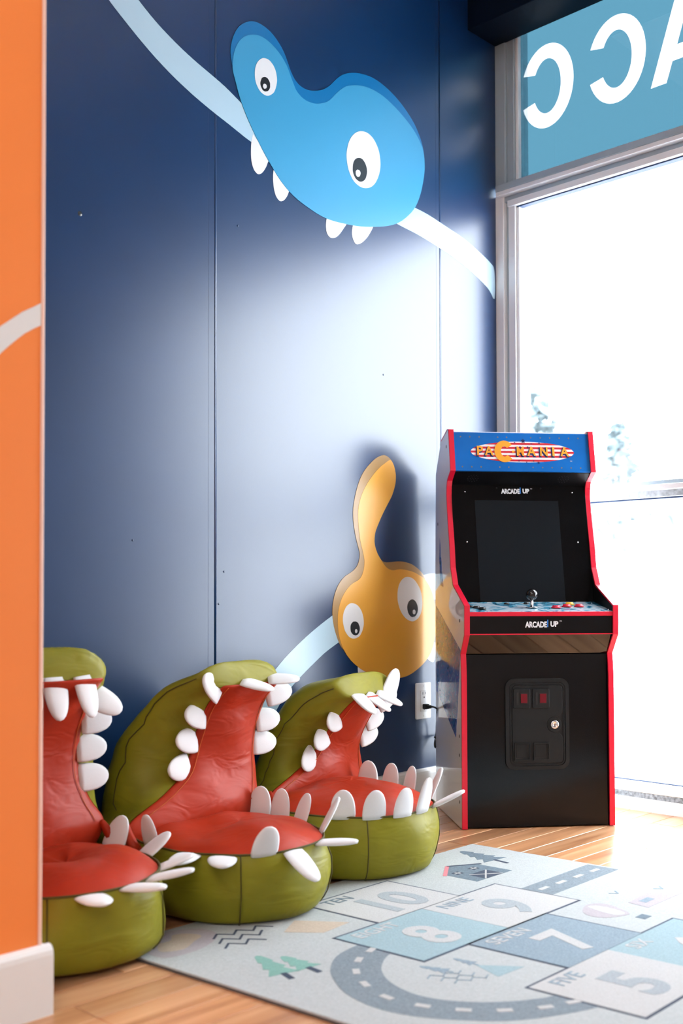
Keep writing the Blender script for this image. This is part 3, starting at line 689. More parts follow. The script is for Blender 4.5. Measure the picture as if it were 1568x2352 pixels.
for sx_ in (-0.047, 0.010):
    cx_ = cdx+sx_+0.0
    u_ = flat('coin_mech', rrect(0.050, 0.057, 0.005, 4, cx_, cdz+0.074), fd, 0.004, 0.0085, M_door, cdoor, bevel=0.0012)
    flat('coin_slot', [(cx_-0.016, cdz+0.056), (cx_-0.010, cdz+0.056), (cx_-0.010, cdz+0.092), (cx_-0.016, cdz+0.092)], fd, 0.0086, 0.0090, M_door_d, u_)
    flat('lens_recess', [(cx_-0.0065, cdz+0.0590), (cx_+0.0185, cdz+0.0590), (cx_+0.0185, cdz+0.0905), (cx_-0.0065, cdz+0.0905)], fd, 0.0086, 0.0090, M_door_d, u_)
    flat('price_lens', [(cx_-0.0035, cdz+0.0615), (cx_+0.0155, cdz+0.0615), (cx_+0.0155, cdz+0.0880), (cx_-0.0035, cdz+0.0880)], fd, 0.0089, 0.0105, M_redlens, u_)
    r2 = ring('return_frame', 0.048, 0.052, 0.004, 0.040, 0.044, 0.002, cx_+0.001, cdz-0.079, 0.0045, 0.0095, M_door, cdoor)
    flat('return_flap', rrect(0.0335, 0.0375, 0.001, 2, cx_-0.001, cdz-0.077), fd, 0.0048, 0.0060, M_door, r2, bevel=0.0005)
    flat('return_well', rrect(0.0400, 0.0440, 0.002, 2, cx_+0.001, cdz-0.079), fd, 0.0048, 0.0052, M_door_d, r2)
# printed picture block on the white side
art = [(0.062, 0.300), (0.200, 0.420), (0.345, 0.345), (0.352, 0.66), (0.120, 0.56), (0.065, 0.40)]
art = [(0.075, 0.255), (0.352, 0.370), (0.352, 0.640), (0.010, 0.515), (0.024, 0.46)]
prism('side_picture', art, lambda a, b, t: (t, a, b), -0.0006, 0.0002, M_sideart, cab)
prism('side_picture', [(0.245, 0.700), (0.285, 0.705), (0.300, 0.790), (0.290, 0.855)], lambda a, b, t: (t, a, b), -0.0006, 0.0002, M_sideart, cab)

# ------------------------------------------------------------------ crocodile beanbags
def fabric(name, col, rough, sheen, lo=0.16):
    m = mat(name, col, rough=rough, sheen=sheen, spec=0.18, bump=(900, 0.12, 0.0006), var=(5, lo))
    nt = m.node_tree; L = nt.links; b = nt.nodes['Principled BSDF']
    # soft creases on top of the weave
    tc = nt.nodes.new('ShaderNodeTexCoord')
    mp = nt.nodes.new('ShaderNodeMapping'); mp.inputs['Scale'].default_value = (9, 9, 22)
    n = nt.nodes.new('ShaderNodeTexNoise'); n.inputs['Scale'].default_value = 1; n.inputs['Detail'].default_value = 2; n.inputs['Distortion'].default_value = 1.2
    L.new(tc.outputs['Object'], mp.inputs[0]); L.new(mp.outputs[0], n.inputs['Vector'])
    bp = nt.nodes.new('ShaderNodeBump'); bp.inputs['Strength'].default_value = 0.35; bp.inputs['Distance'].default_value = 0.012
    old = [l for l in nt.links if l.to_node == b and l.to_socket.name == 'Normal'][0].from_node
    L.new(n.outputs['Fac'], bp.inputs['Height']); L.new(old.outputs[0], bp.inputs['Normal']); L.new(bp.outputs[0], b.inputs['Normal'])
    return m
M_green = fabric('olive_green_sateen', (0.215, 0.198, 0.014, 1), 0.45, 0.0)
M_mouth = fabric('red_sateen', (0.38, 0.028, 0.008, 1), 0.42, 0.0, 0.08)
M_felt = mat('white_felt', S((222, 223, 226)), rough=0.9, sheen=0.4, bump=(500, 0.2, 0.001))
M_seam = mat('olive_thread', S((74, 66, 14)), rough=0.8)
M_rthread = mat('orange_thread', S((196, 92, 34)), rough=0.8)

def tooth_mesh(L, w, t):
    """stuffed felt tooth: tongue outline in x (width) / y (length), pillow thickness in z"""
    nr, ns = 9, 12
    v, f = [], []
    for i in range(nr+1):
        a = i/nr
        y = L*(1-(1-a)**1.6)
        yy = y/L; hw = max(0.0008, w/2*max(0.0, 1-yy**3.0)**0.5*(1.0 if a > 0.1 else 0.94+0.6*a))
        th = t/2*(0.35+0.65*math.sin(math.pi*min(1, 0.25+a*0.70)))*(1 if a < 1 else 0.1)
        for k in range(ns):
            h = 2*math.pi*k/ns
            v.append((hw*math.cos(h), y, th*math.sin(h)))
    for i in range(nr):
        for k in range(ns): f.append((i*ns+k, i*ns+(k+1) % ns, (i+1)*ns+(k+1) % ns, (i+1)*ns+k))
    f.append(tuple(range(ns-1, -1, -1))); f.append(tuple(range(nr*ns, (nr+1)*ns)))
    me = mesh('tooth', v, f); me.materials.append(M_felt)
    for p in me.polygons: p.use_smooth = True
    return me
TOOTH = [tooth_mesh(0.078, 0.058, 0.012), tooth_mesh(0.072, 0.060, 0.011), tooth_mesh(0.088, 0.058, 0.013)]
def place_tooth(parent, root, direc, normal, kind=0, s=1.0):
    y = Vector(direc).normalized(); z = Vector(normal); z = (z-y*z.dot(y)).normalized(); x = y.cross(z)
    M = Matrix(((x.x*s, y.x*s, z.x*s, root[0]), (x.y*s, y.y*s, z.y*s, root[1]), (x.z*s, y.z*s, z.z*s, root[2]), (0, 0, 0, 1)))
    o = obj('tooth', TOOTH[kind], None, parent); o.matrix_local = M
    return o

def beanbag(label, loc, yaw, P):
    """front of the mouth towards local -Y; P holds the shape of this one bag"""
    root = empty('crocodile_beanbag', loc, yaw)
    tag(root, label, 'beanbag chair', 'crocodile beanbag chairs along the mural wall')
    sd = P['seed']
    rx, rf, rb, H = P['rx'], P['rf'], P['rb'], P['h']
    def rim(a):                 # plan outline of the lower jaw, a in degrees (-90 = front)
        c, s = math.cos(math.radians(a)), math.sin(math.radians(a))
        ry = rf if s < 0 else rb
        k = 2.25
        r = (abs(c/rx)**k+abs(s/ry)**k)**(-1/k)
        return Vector((c*r, s*r, 0))
    def wr(p, amp, fr):         # cloth unevenness
        return noise.noise(Vector((p[0]*fr+sd, p[1]*fr, p[2]*fr)))*amp
    NA = 72
    # --- lower jaw, green band
    prof = [(0.86, 0.0), (0.945, 0.002), (0.99, 0.014), (1.025, 0.20*H), (1.04, 0.45*H), (1.03, 0.70*H), (1.005, 0.90*H), (0.985, H)]
    v, f = [], []
    for i, (k, z) in enumerate(prof):
        for j in range(NA):
            a = 360*j/NA; p = rim(a)*k
            crease = math.sin(math.radians(a*7+sd*40))*0.5+math.sin(math.radians(a*11+sd*90))*0.5
            d = (wr((p.x, p.y, z*2.2), 0.015, 9)+crease*0.0030*math.sin(math.pi*min(1, z/H)))*(1 if 0 < i < len(prof)-1 else 0.3)
            q = p+p.normalized()*d
            sag = -0.012*max(0, wr((p.x, p.y, 0.3), 1.2, 7)) if i == len(prof)-1 else 0
            v.append((q.x, q.y, z+sag*0.4))
    for i in range(len(prof)-1):
        for j in range(NA): f.append((i*NA+j, i*NA+(j+1) % NA, (i+1)*NA+(j+1) % NA, (i+1)*NA+j))
    f.append(tuple(range(NA-1, -1, -1)))
    jaw = obj('lower_jaw', mesh('lower_jaw', v, f), M_green, root, smooth=True)
    m_ = jaw.modifiers.new('sub', 'SUBSURF'); m_.levels = 1; m_.render_levels = 1
    rimv = [Vector(v[(len(prof)-1)*NA+j]) for j in range(NA)]
    # --- red cushion filling the jaw
    v, f = [], []
    NR = 9
    for i in range(NR+1):
        t = i/NR
        for j in range(NA):
            e = rimv[j]; c = Vector((P['cx'], P['cy'], 0))
            p = Vector((e.x, e.y, 0)).lerp(c, t)
            dome = P['dome']*math.sin(math.pi/2*min(1, t*1.25))**0.75
            back = max(0.0, min(1.0, (p.y+0.05)/0.20))
            dip = P['dip']*math.exp(-((p.x-0.0)**2/0.012+(p.y+0.02)**2/0.006))
            z = e.z-0.002+dome*(1-0.45*back)-dip+wr((p.x, p.y, 0.5), 0.016, 8)*min(1, t*2.5)
            v.append((p.x*(1.0 if i else 0.995), p.y, z))
    for i in range(NR):
        for j in range(NA): f.append((i*NA+j, i*NA+(j+1) % NA, (i+1)*NA+(j+1) % NA, (i+1)*NA+j))
    f.append(tuple(range(NR*NA, (NR+1)*NA)))
    seat = obj('seat_cushion', mesh('seat_cushion', v, f), M_mouth, root, smooth=True)
    m_ = seat.modifiers.new('sub', 'SUBSURF'); m_.levels = 1; m_.render_levels = 1
    tube('rim_seam', [p+Vector((0, 0, 0.0008))+Vector((p.x, p.y, 0)).normalized()*0.001 for p in rimv], 0.0022, M_seam, jaw, 6, closed=True)
    for a in P.get('jaw_seams', (-60, -125)):
        pts = []
        for k, z in prof[1:]:
            p = rim(a)*(k*1.004); pts.append(Vector((p.x, p.y, z))+p.normalized()*(0.0006+wr((p.x, p.y, z*2.2), 0.010, 9)))
        tube('seam', pts, 0.0014, M_seam, jaw, 6)
    # --- upper jaw: stations s along the red palate, from the seat to the nose
    pal, bck, wid, Wid = P['pal'], P['back'], P['w'], P['W']
    NS = 26; NT = 13
    sh = P.get('shear', 0.0); tw = P.get('twist', 0.0)
    def warp(p, s):             # lean and twist of the slumped head
        k = max(0.0, s)
        ca, sa = math.cos(tw*k), math.sin(tw*k)
        x, y = p.x, p.y-P['pivot']
        p = Vector((p.x, p.y, p.z*P.get('hs', 1.0)))
        return Vector((x*ca-y*sa+sh*k**P.get('shp', 0.75), x*sa+y*ca+P['pivot'], p.z))
    xsec = [(0.0, 0.0, 0.0), (0.03, 0.05, 0.45), (0.22, 0.26, 0.86), (0.42, 0.50, 1.0), (0.62, 0.74, 0.90), (0.80, 0.92, 0.62), (0.92, 0.985, 0.32), (1.0, 1.0, 0.0)]
    green, palv = [], []
    for i in range(NS+1):
        s = i/NS
        py, pz = curve1(pal, s); by, bz = curve1(bck, s)
        w = curve1(wid, s)[0]; W = max(curve1(Wid, s)[0], w*1.02)
        row = []
        for j in range(NT):
            t = j/(NT-1)
            dep, hw = curve1(xsec, t)
            x = (w+(W-w)*min(1, hw)) if t <= 0.42 else W*hw
            y = py+(by-py)*dep; z = pz+(bz-pz)*dep+0.010*math.sin(math.pi*dep)*s
            row.append(Vector((x, y, z)))
        wl = w+curve1(P['wl'], s)[0]; rs = P.get('rs', 0.0)*curve1([(0.0, 1.0), (0.2, 1.0), (0.4, 0.55), (0.65, 0.2), (1.0, 0.0)], s)[0]; Wl = max(W+P['Wl'], wl*1.02)
        def left(x, hw): return wl+(Wl-wl)*((x-w)/max(1e-6, W-w)) if hw <= 0.42 else Wl*x/W
        full = [Vector((-left(p.x, j/(NT-1)), p.y, p.z)) for j, p in enumerate(row)]+[Vector(((w+(p.x-w)*P.get('wr', 0.6) if p.x > w else p.x)*(1-rs*(p.x/W)), p.y, p.z)) for p in reversed(row[:-1])]
        full = [warp(p, s) for p in full]
        n_ = len(full)
        for j, p in enumerate(full):
            e = min(j, n_-1-j)
            am = 0.017 if e > 1 else 0.0
            d = wr((p.x, p.y, p.z), am, 8.5)+wr((p.x, p.y, p.z*2.4), am*0.55, 17)
            c = Vector((full[0].x*0.5+full[-1].x*0.5, py-0.10, pz))
            o_ = (p-c); o_.z *= 0.3
            if o_.length > 1e-5: full[j] = p+o_.normalized()*d
        green.append(full)
        prow = []
        NU = 12
        for k in range(NU+1):
            u = k/NU
            p = full[0].lerp(full[-1], u)
            puff = P['puff']*math.sin(math.pi*u)**0.7*(0.4+0.6*math.sin(math.pi*min(1, s*0.9+0.05)))
            q = Vector((p.x, p.y-puff+wr((p.x, p.z*1.7, 0.2), 0.014, 8)*math.sin(math.pi*u), p.z))
            prow.append(q)
        palv.append(prow)
    def grid(rows):
        n = len(rows[0]); vv = [p for r in rows for p in r]; ff = []
        for i in range(len(rows)-1):
            for j in range(n-1): ff.append((i*n+j, i*n+j+1, (i+1)*n+j+1, (i+1)*n+j))
        return vv, ff
    vv, ff = grid(green)
    n_ = len(green[0]); top = [len(vv)-n_+k for k in range(n_)]
    # crown: close the nose over the last station
    cen = sum((vv[k] for k in top), Vector())/n_
    lift = P.get('crown', 0.02)
    ring2 = []
    for k in top:
        vv.append(vv[k].lerp(cen, 0.35)+Vector((0, 0, lift))); ring2.append(len(vv)-1)
    for a in range(n_-1): ff.append((top[a], top[a+1], ring2[a+1], ring2[a]))
    ff.append((top[-1], top[0], ring2[0], ring2[-1]))
    vv.append(cen+Vector((0, 0, lift*1.05))); cidx = len(vv)-1
    for a in range(n_-1): ff.append((ring2[a], ring2[a+1], cidx))
    ff.append((ring2[-1], ring2[0], cidx))
    head = obj('upper_jaw', mesh('upper_jaw', vv, ff), M_green, root, smooth=True)
    m_ = head.modifiers.new('sub', 'SUBSURF'); m_.levels = 1; m_.render_levels = 1
    pv, pf = grid(palv)
    pal_o = obj('palate', mesh('palate', pv, pf), M_mouth, root, smooth=True)
    m_ = pal_o.modifiers.new('solid', 'SOLIDIFY'); m_.thickness = 0.006; m_.offset = 0.0
    m_ = pal_o.modifiers.new('sub', 'SUBSURF'); m_.levels = 1; m_.render_levels = 1
    # seams on the head: gusset line on both cheeks, stitched edge of the palate
    for sgn in (0, 1):
        idx = P.get('gusset', 3)
        tube('seam', [g[idx if sgn == 0 else n_-1-idx]+Vector(((-1 if sgn == 0 else 1)*0.0012, -0.0010, 0)) for g in green[1:-1]], 0.0013, M_seam, head, 6)
        tube('stitching', [g[1 if sgn == 0 else -2]+Vector((0, -0.0045, 0.0)) for g in palv[4:-1]], 0.0009, M_rthread, pal_o, 5)
    # --- red cheek folds where the jaws hinge
    for sgn in (0, 1):
        q = palv[2][0 if sgn == 0 else -1]; e = -1 if sgn == 0 else 1
        base = Vector((q.x*0.96, q.y-0.035, H-0.01))
        pts = [q+Vector((0, 0.0, 0.03)), q+Vector((e*0.006, -0.020, 0.006)), base.lerp(q, 0.35)+Vector((e*0.012, -0.012, 0)), base+Vector((e*0.006, 0, 0)), base+Vector((0, -0.02, -0.02))]
        tube('cheek_fold', smooth_loop(pts, 5, False), [0.004+0.008*math.sin(math.pi*min(1, (k+2)/22)) for k in range(21)], M_mouth, root, 10)
    # --- teeth
    for a, tilt, kind in P['low']:
        p = rim(a)*0.985; o = Vector((p.x, p.y, 0)).normalized()
        zr = H-0.004
        t = math.radians(tilt)
        place_tooth(root, (p.x, p.y, zr), o*math.sin(t)+Vector((0, 0, math.cos(t))), o*math.cos(t)-Vector((0, 0, math.sin(t))), kind, P.get('ts', 1.0))
    for sgn, s, fwd, up, kind in P['upr']:
        i = min(NS, max(0, int(round(s*NS)))); g = green[i]
        q = g[0] if sgn < 0 else g[-1]
        inn = (g[-1]-g[0]).normalized()
        dirv = inn*(-1 if sgn < 0 else 1)+Vector((0, -fwd, up))
        place_tooth(root, q-dirv.normalized()*0.008+Vector((0, -0.004, 0)), dirv, Vector((0, -1, 0.2)), kind, P.get('ts', 1.0))
    g = palv[-1]
    for u, dx, dy, dz, kind in P['top']:
        q = g[0].lerp(g[-1], u)
        place_tooth(root, q+Vector((0, 0.004, 0.006)), Vector((dx, dy, dz)), Vector((0, -0.5, 1)), kind, P.get('ts', 1.0))
    if P.get('eye'):
        i, j = P['eye']
        q = green[i][j]
        lathe('eye_mark', [(0.00001, 0.003), (0.005, 0.002), (0.009, 0.0)], mat('red_stitch', S((120, 16, 20)), rough=0.7), head, 10,
              Matrix.Translation(q) @ Matrix.Rotation(math.radians(-90), 4, 'Y') @ Matrix.Diagonal((0.5, 1.3, 1, 1)))
    return root

base_pal = [(0.0, -0.005+0.10, 0.120), (0.12, 0.095, 0.170), (0.3, 0.115, 0.235), (0.55, 0.125, 0.325), (0.8, 0.098, 0.410), (1.0, 0.050, 0.462)]
base_bck = [(0.0, 0.315, 0.010), (0.15, 0.335, 0.09), (0.3, 0.335, 0.19), (0.55, 0.300, 0.330), (0.8, 0.190, 0.452), (1.0, 0.090, 0.502)]
base_w = [(0.0, 0.170), (0.14, 0.188), (0.26, 0.150), (0.4, 0.118), (0.6, 0.104), (0.8, 0.098), (1.0, 0.094)]
base_W = [(0.0, 0.180), (0.2, 0.203), (0.4, 0.202), (0.6, 0.182), (0.8, 0.152), (1.0, 0.108)]
MID = dict(seed=1.3, rx=0.190, rf=0.238, rb=0.20, h=0.145, cx=0.02, cy=-0.03, dome=0.048, dip=0.030, pal=base_pal, back=base_bck, w=base_w, W=base_W,
           wl=[(0.0, 0.080), (0.10, 0.100), (0.18, 0.088), (0.27, 0.038), (0.36, 0.012), (0.5, 0.0), (1.0, 0.0)], Wl=0.045, shp=0.2, rs=0.42, puff=0.022, shear=0.14, twist=0.0, pivot=0.2, gusset=4,
           low=[(-186, 12, 1), (-154, 92, 1), (-134, 92, 1), (-113, 25, 1), (-96, 122, 2), (-72, 84, 2), (-47, 28, 2), (-18, 20, 1), (2, 8, 1), (20, 8, 1)],
           upr=[(-1, 0.42, 0.15, -0.1, 1), (-1, 0.58, 0.15, 0.05, 1), (-1, 0.74, 0.15, 0.15, 1), (-1, 0.93, 0.1, 0.75, 1), (1, 0.50, 0.2, 0.0, 1), (1, 0.66, 0.2, 0.05, 1), (1, 0.84, 0.2, 0.15, 0)],
           top=[(0.35, 0.55, -0.8, -0.25, 0), (0.8, 0.75, -0.6, 0.0, 0)])
beanbag('green crocodile beanbag with gaping red mouth, middle of the three', (-1.54, -0.365, 0.0075), math.radians(4), MID)
RIGHT = dict(MID, seed=4.1, rx=0.205, rf=0.258, rb=0.2, h=0.150, wl=[(0.0, 0.045), (0.10, 0.060), (0.18, 0.055), (0.27, 0.030), (0.36, 0.012), (0.5, 0.0), (1.0, 0.0)], Wl=0.015, rs=0.2, shear=0.160, twist=0.06, dome=0.052, dip=0.0, eye=(16, 6), crown=0.016,
             w=[(0.0, 0.170), (0.14, 0.188), (0.26, 0.150), (0.4, 0.110), (0.6, 0.088), (0.8, 0.080), (1.0, 0.078)], W=[(0.0, 0.180), (0.2, 0.203), (0.4, 0.202), (0.6, 0.190), (0.8, 0.168), (1.0, 0.128)],
             pal=[(0.0, 0.095, 0.120), (0.12, 0.105, 0.165), (0.3, 0.110, 0.215), (0.55, 0.095, 0.290), (0.8, 0.050, 0.360), (1.0, 0.010, 0.400)],
             back=[(0.0, 0.250, 0.010), (0.15, 0.270, 0.09), (0.3, 0.270, 0.19), (0.55, 0.240, 0.330), (0.8, 0.150, 0.430), (1.0, 0.045, 0.455)],
             low=[(-138, 10, 1), (-121, 12, 1), (-104, 12, 1), (-88, 14, 2), (-68, 62, 2), (-48, 24, 2), (-24, 12, 1), (-6, 8, 1), (14, 5, 1)],
             upr=[(-1, 0.42, 0.2, -0.5, 1), (-1, 0.57, 0.2, -0.35, 1), (-1, 0.73, 0.2, -0.2, 1), (1, 0.50, 0.2, 0.2, 1), (1, 0.66, 0.2, 0.2, 1), (1, 0.84, 0.2, 0.4, 0), (1, 0.98, 0.1, 1.6, 2)],
             top=[(0.05, -0.1, -0.7, -0.5, 0), (0.35, 0.5, -0.8, -0.7, 0), (0.65, 0.6, -0.8, -0.5, 0)])
beanbag('green crocodile beanbag nearest the arcade cabinet, head slumped sideways', (-1.115, -0.30, 0.0075), math.radians(6), RIGHT)
LEFT = dict(MID, seed=7.7, rx=0.195, rf=0.222, rb=0.2, shear=0.085, twist=-0.1, hs=1.08, wr=0.95, rs=0.0, shp=0.75, wl=[(0.0, 0.0), (1.0, 0.0)], Wl=0.0, crown=0.03,
            low=[(-138, 15, 1), (-106, 88, 1), (-84, 82, 2), (-66, 76, 2), (-46, 70, 1), (-16, 55, 1), (14, 30, 1)],
            upr=[(1, 0.40, 0.1, 0.0, 1), (1, 0.55, 0.1, 0.0, 1), (1, 0.70, 0.1, 0.0, 1), (1, 0.86, 0.3, -0.6, 0), (-1, 0.45, 0.1, 0.0, 1), (-1, 0.60, 0.1, 0.0, 1), (-1, 0.78, 0.1, 0.0, 1)],
            top=[(0.75, 0.1, -0.25, -1.0, 2), (0.4, 0.0, -0.25, -1.0, 2), (0.1, 0.0, -0.25, -1.0, 2)])
beanbag('green crocodile beanbag half hidden behind the orange wall', (-1.975, -0.365, 0.0075), math.radians(4), LEFT)

# ------------------------------------------------------------------ hopscotch rug
RT = 0.007
def rug_mat(name, col, amt=0.16):
    m = mat(name, col, rough=0.95, spec=0.15, sheen=0.15, bump=(420, 0.5, 0.002), var=(230, amt))
    return m
R_base = rug_mat('rug_pale_grey', S((168, 174, 176)), 0.10)
R_white = rug_mat('rug_white', S((178, 179, 180)), 0.07)
R_grey = rug_mat('rug_road_grey', S((112, 126, 137)), 0.22)
R_num = rug_mat('rug_numeral_grey', S((148, 157, 164)), 0.14)
R_navy = rug_mat('rug_navy_line', S((25, 46, 73)), 0.2)
R_aqua = rug_mat('rug_aqua', S((138, 164, 173)), 0.12)
R_slate = rug_mat('rug_slate', S((122, 142, 156)), 0.18)
R_mint = rug_mat('rug_mint', S((112, 160, 150)), 0.12)
R_beige = rug_mat('rug_beige', S((182, 167, 150)), 0.10)
R_pink = rug_mat('rug_pinkish', S((165, 158, 165)), 0.08)
R_dpine = rug_mat('rug_blue_grey', S((88, 107, 122)), 0.25)
R_edge = mat('rug_binding', S((88, 84, 86)), rough=0.9, bump=(300, 0.4, 0.001))
SKX = 0.095
def rw(x, y): return (x, y)
rug_c = [(-1.907, -0.462), (-0.749, -0.450), (-0.589, -2.140), (-1.746, -2.155)]
rug = empty('hopscotch_rug', (-1.25, -1.3, 0.0)); tag(rug, 'pale grey children\'s rug printed with numbered hopscotch squares and a road', 'rug')
ROFF = Vector((-1.25, -1.3, 0))
def rp(name, loop, h, m, parent=None, h0=None):
    base = RT+(h-1)*0.0004
    pr = parent or rug
    return prism(name, loop, lambda a, b, t: (a-ROFF.x, b-ROFF.y, t), base if h0 is None else h0, RT+h*0.0004, m, pr)
_o = prism('pile', rug_c, lambda a, b, t: (a-ROFF.x, b-ROFF.y, t), 0.002, RT, R_base, rug, bevel=0.0015)
ec = [Vector((a, b, 0)) for a, b in rug_c]
cen_ = sum(ec, Vector())/4
prism('backing', [((p-cen_)*1.0015+cen_)[:2] for p in ec], lambda a, b, t: (a-ROFF.x, b-ROFF.y, t), 0.0, 0.004, R_edge, rug)
def cell(x0, y0, w=0.2655, h=0.2075, r=0.0):
    """hopscotch cell by its upper left corner, sheared like the rug"""
    return [(x0, y0), (x0+w, y0+0.003), (x0+w+SKX*h, y0+0.003-h), (x0+SKX*h, y0-h)]
def border(lp, wl=0.0052):
    c = Vector((sum(p[0] for p in lp)/4, sum(p[1] for p in lp)/4))
    out_ = [(Vector(p)-c) for p in lp]
    def grow(k): return [tuple(c+Vector((q.x+math.copysign(k, q.x), q.y+math.copysign(k, q.y)))) for q in out_]
    return grow(wl), grow(0.0)
def hop(x0, y0, word, num, mfill, mnum, h=0.2075):
    lp = cell(x0, y0, h=h)
    big_, in_ = border(lp)
    sq = rp('hopscotch_line', big_, 1, R_navy)
    rp('hopscotch_cell', in_, 2, mfill, rug, RT)
    cx, cy = x0+0.1327+SKX*h*0.5, y0-h*0.5
    Mx = Matrix.Translation((cx-ROFF.x, cy-ROFF.y, RT+0.0010)) @ Matrix(((1, -SKX, 0, 0), (0.011, 1, 0, 0), (0, 0, 1, 0), (0, 0, 0, 1)))
    text_mesh('numeral', num, 0.158, mnum, rug, Mx @ Matrix.Translation((0.004, -0.022, 0)), 0.0002, 0.0052, xs=1.0)
    text_mesh('cell_word', word, 0.043, mnum if mfill != R_white else R_dpine if word == 'TEN' else R_slate, rug, Mx @ Matrix.Translation((-0.064+0.0095*(len(word)-3), h*0.5-0.026, 0)), 0.0002, 0.0004)
hop(-1.455, -0.541, 'TEN', '10', R_white, R_num, 0.196)
hop(-1.568, -0.741, 'EIGHT', '8', R_aqua, R_white)
hop(-1.3015, -0.738, 'NINE', '9', R_white, R_num)
hop(-1.415, -0.9525, 'SEVEN', '7', R_slate, R_white)
hop(-1.527, -1.1625, 'FIVE', '5', R_white, R_num)
hop(-1.2615, -1.1595, 'SIX', '6', R_aqua, R_white)
hop(-1.375, -1.374, 'FOUR', '4', R_slate, R_white)
hop(-1.487, -1.586, 'TWO', '2', R_aqua, R_white)
hop(-1.2215, -1.583, 'THREE', '3', R_white, R_num)
hop(-1.335, -1.798, 'ONE', '1', R_slate, R_white)
# ring road
ro = [(-1.500, -0.800), (-1.572, -0.800), (-1.640, -0.815), (-1.695, -0.853), (-1.729, -0.894), (-1.762, -0.955), (-1.774, -1.031), (-1.758, -1.100), (-1.714, -1.171), (-1.665, -1.224), (-1.603, -1.261), (-1.523, -1.293), (-1.47, -1.30)]
ri = [(-1.46, -1.228), (-1.532, -1.212), (-1.556, -1.203), (-1.598, -1.177), (-1.641, -1.137), (-1.673, -1.088), (-1.684, -1.036), (-1.672, -0.978), (-1.644, -0.932), (-1.610, -0.902), (-1.565, -0.879), (-1.50, -0.872)]
so = [p[:2] for p in smooth_loop([(a, b, 0) for a, b in ro], 4, False)]+[p[:2] for p in smooth_loop([(a, b, 0) for a, b in ri], 4, False)]
rp('ring_road', [tuple(p) for p in so], 0.6, R_grey, rug, RT)
dash = [(-1.571, -0.838), (-1.626, -0.858), (-1.674, -0.897), (-1.708, -0.950), (-1.727, -1.017), (-1.714, -1.084), (-1.682, -1.143), (-1.637, -1.192), (-1.580, -1.232), (-1.53, -1.252)]
def strip(a, b, w):
    a, b = Vector(a), Vector(b); d = (b-a).normalized(); n = Vector((-d.y, d.x))*w/2
    return [tuple(a+n), tuple(b+n), tuple(b-n), tuple(a-n)]
for i, p in enumerate(dash):
    q = Vector(dash[min(i+1, len(dash)-1)])-Vector(dash[max(i-1, 0)]); q.normalize()
    rp('road_dash', strip(Vector(p)-q*0.013, Vector(p)+q*0.013, 0.013), 1.6, R_white, rug, RT)
rp('straight_road', [(-1.022, -0.798), (-0.728, -0.792), (-0.720, -0.872), (-1.014, -0.878)], 0.6, R_grey, rug, RT)
for x in (-0.984, -0.913, -0.838, -0.765): rp('road_dash', strip((x-0.020, -0.835), (x+0.016, -0.834), 0.012), 1.6, R_white, rug, RT)
rp('straight_road', [(-1.90, -1.62), (-1.60, -1.615), (-1.592, -1.70), (-1.892, -1.705)], 0.6, R_grey, rug, RT)
def pine(base, tip, w, m, n=3, trunk=R_navy, tl=0.035, tw=0.010):
    b, t = Vector(base), Vector(tip); d = t-b; L = d.length; d.normalize(); nn = Vector((-d.y, d.x))
    left, right = [], []
    for k in range(n):
        s0 = k/n; ww = w/2*(1-s0*0.75)
        left += [b+d*(L*s0)+nn*ww, b+d*(L*(s0+0.85/n))+nn*ww*0.45]; right += [b+d*(L*s0)-nn*ww, b+d*(L*(s0+0.85/n))-nn*ww*0.45]
    rp('pine_print', [tuple(p) for p in left+[t]+right[::-1]], 0.8, m, rug, RT)
    rp('pine_trunk', strip(b-d*tl, b+d*0.004, tw), 1.0, trunk, rug, RT)
pine((-1.715, -0.815), (-1.760, -0.690), 0.075, R_mint) if False else None
pine((-1.770, -0.812), (-1.742, -0.706), 0.062, R_mint, 3, R_navy, 0.030, 0.012)
pine((-1.718, -0.822), (-1.712, -0.742), 0.058, R_mint, 3, R_navy, 0.030, 0.012)
pine((-0.850, -0.600), (-0.838, -0.480), 0.085, R_dpine, 4, R_navy, 0.042, 0.010)
pine((-1.560, -1.012), (-1.575, -0.960), 0.030, R_slate, 3, R_slate, 0.012, 0.005)
pine((-1.497, -1.022), (-1.500, -0.978), 0.026, R_slate, 3, R_slate, 0.012, 0.005)
# barn
rp('barn_print', [(-1.045, -0.690), (-1.052, -0.600), (-0.985, -0.556), (-0.915, -0.594), (-0.905, -0.690)], 0.8, R_dpine, rug, RT)
rp('barn_roof', strip((-1.060, -0.606), (-0.985, -0.553), 0.010)[:2]+strip((-1.060, -0.606), (-0.985, -0.553), 0.010)[2:], 1.2, mat('rug_rose', S((196, 120, 130)), rough=0.95), rug, RT)
rp('barn_roof', strip((-0.985, -0.553), (-0.905, -0.597), 0.008), 1.2, R_navy, rug, RT)
for x in (-1.018, -0.955):
    rp('barn_window', strip((x-0.012, -0.612), (x+0.012, -0.611), 0.020), 1.4, R_navy, rug, RT)
    rp('barn_window_bar', strip((x, -0.602), (x, -0.622), 0.003), 1.8, R_white, rug, RT); rp('barn_window_bar', strip((x-0.012, -0.612), (x+0.012, -0.611), 0.003), 1.8, R_white, rug, RT)
rp('barn_door', [(-1.010, -0.690), (-1.012, -0.640), (-0.945, -0.640), (-0.940, -0.690)], 1.2, R_navy, rug, RT)
rp('barn_door_brace', strip((-1.010, -0.689), (-0.945, -0.641), 0.004), 1.6, R_white, rug, RT); rp('barn_door_brace', strip((-1.011, -0.641), (-0.941, -0.689), 0.004), 1.6, R_white, rug, RT)
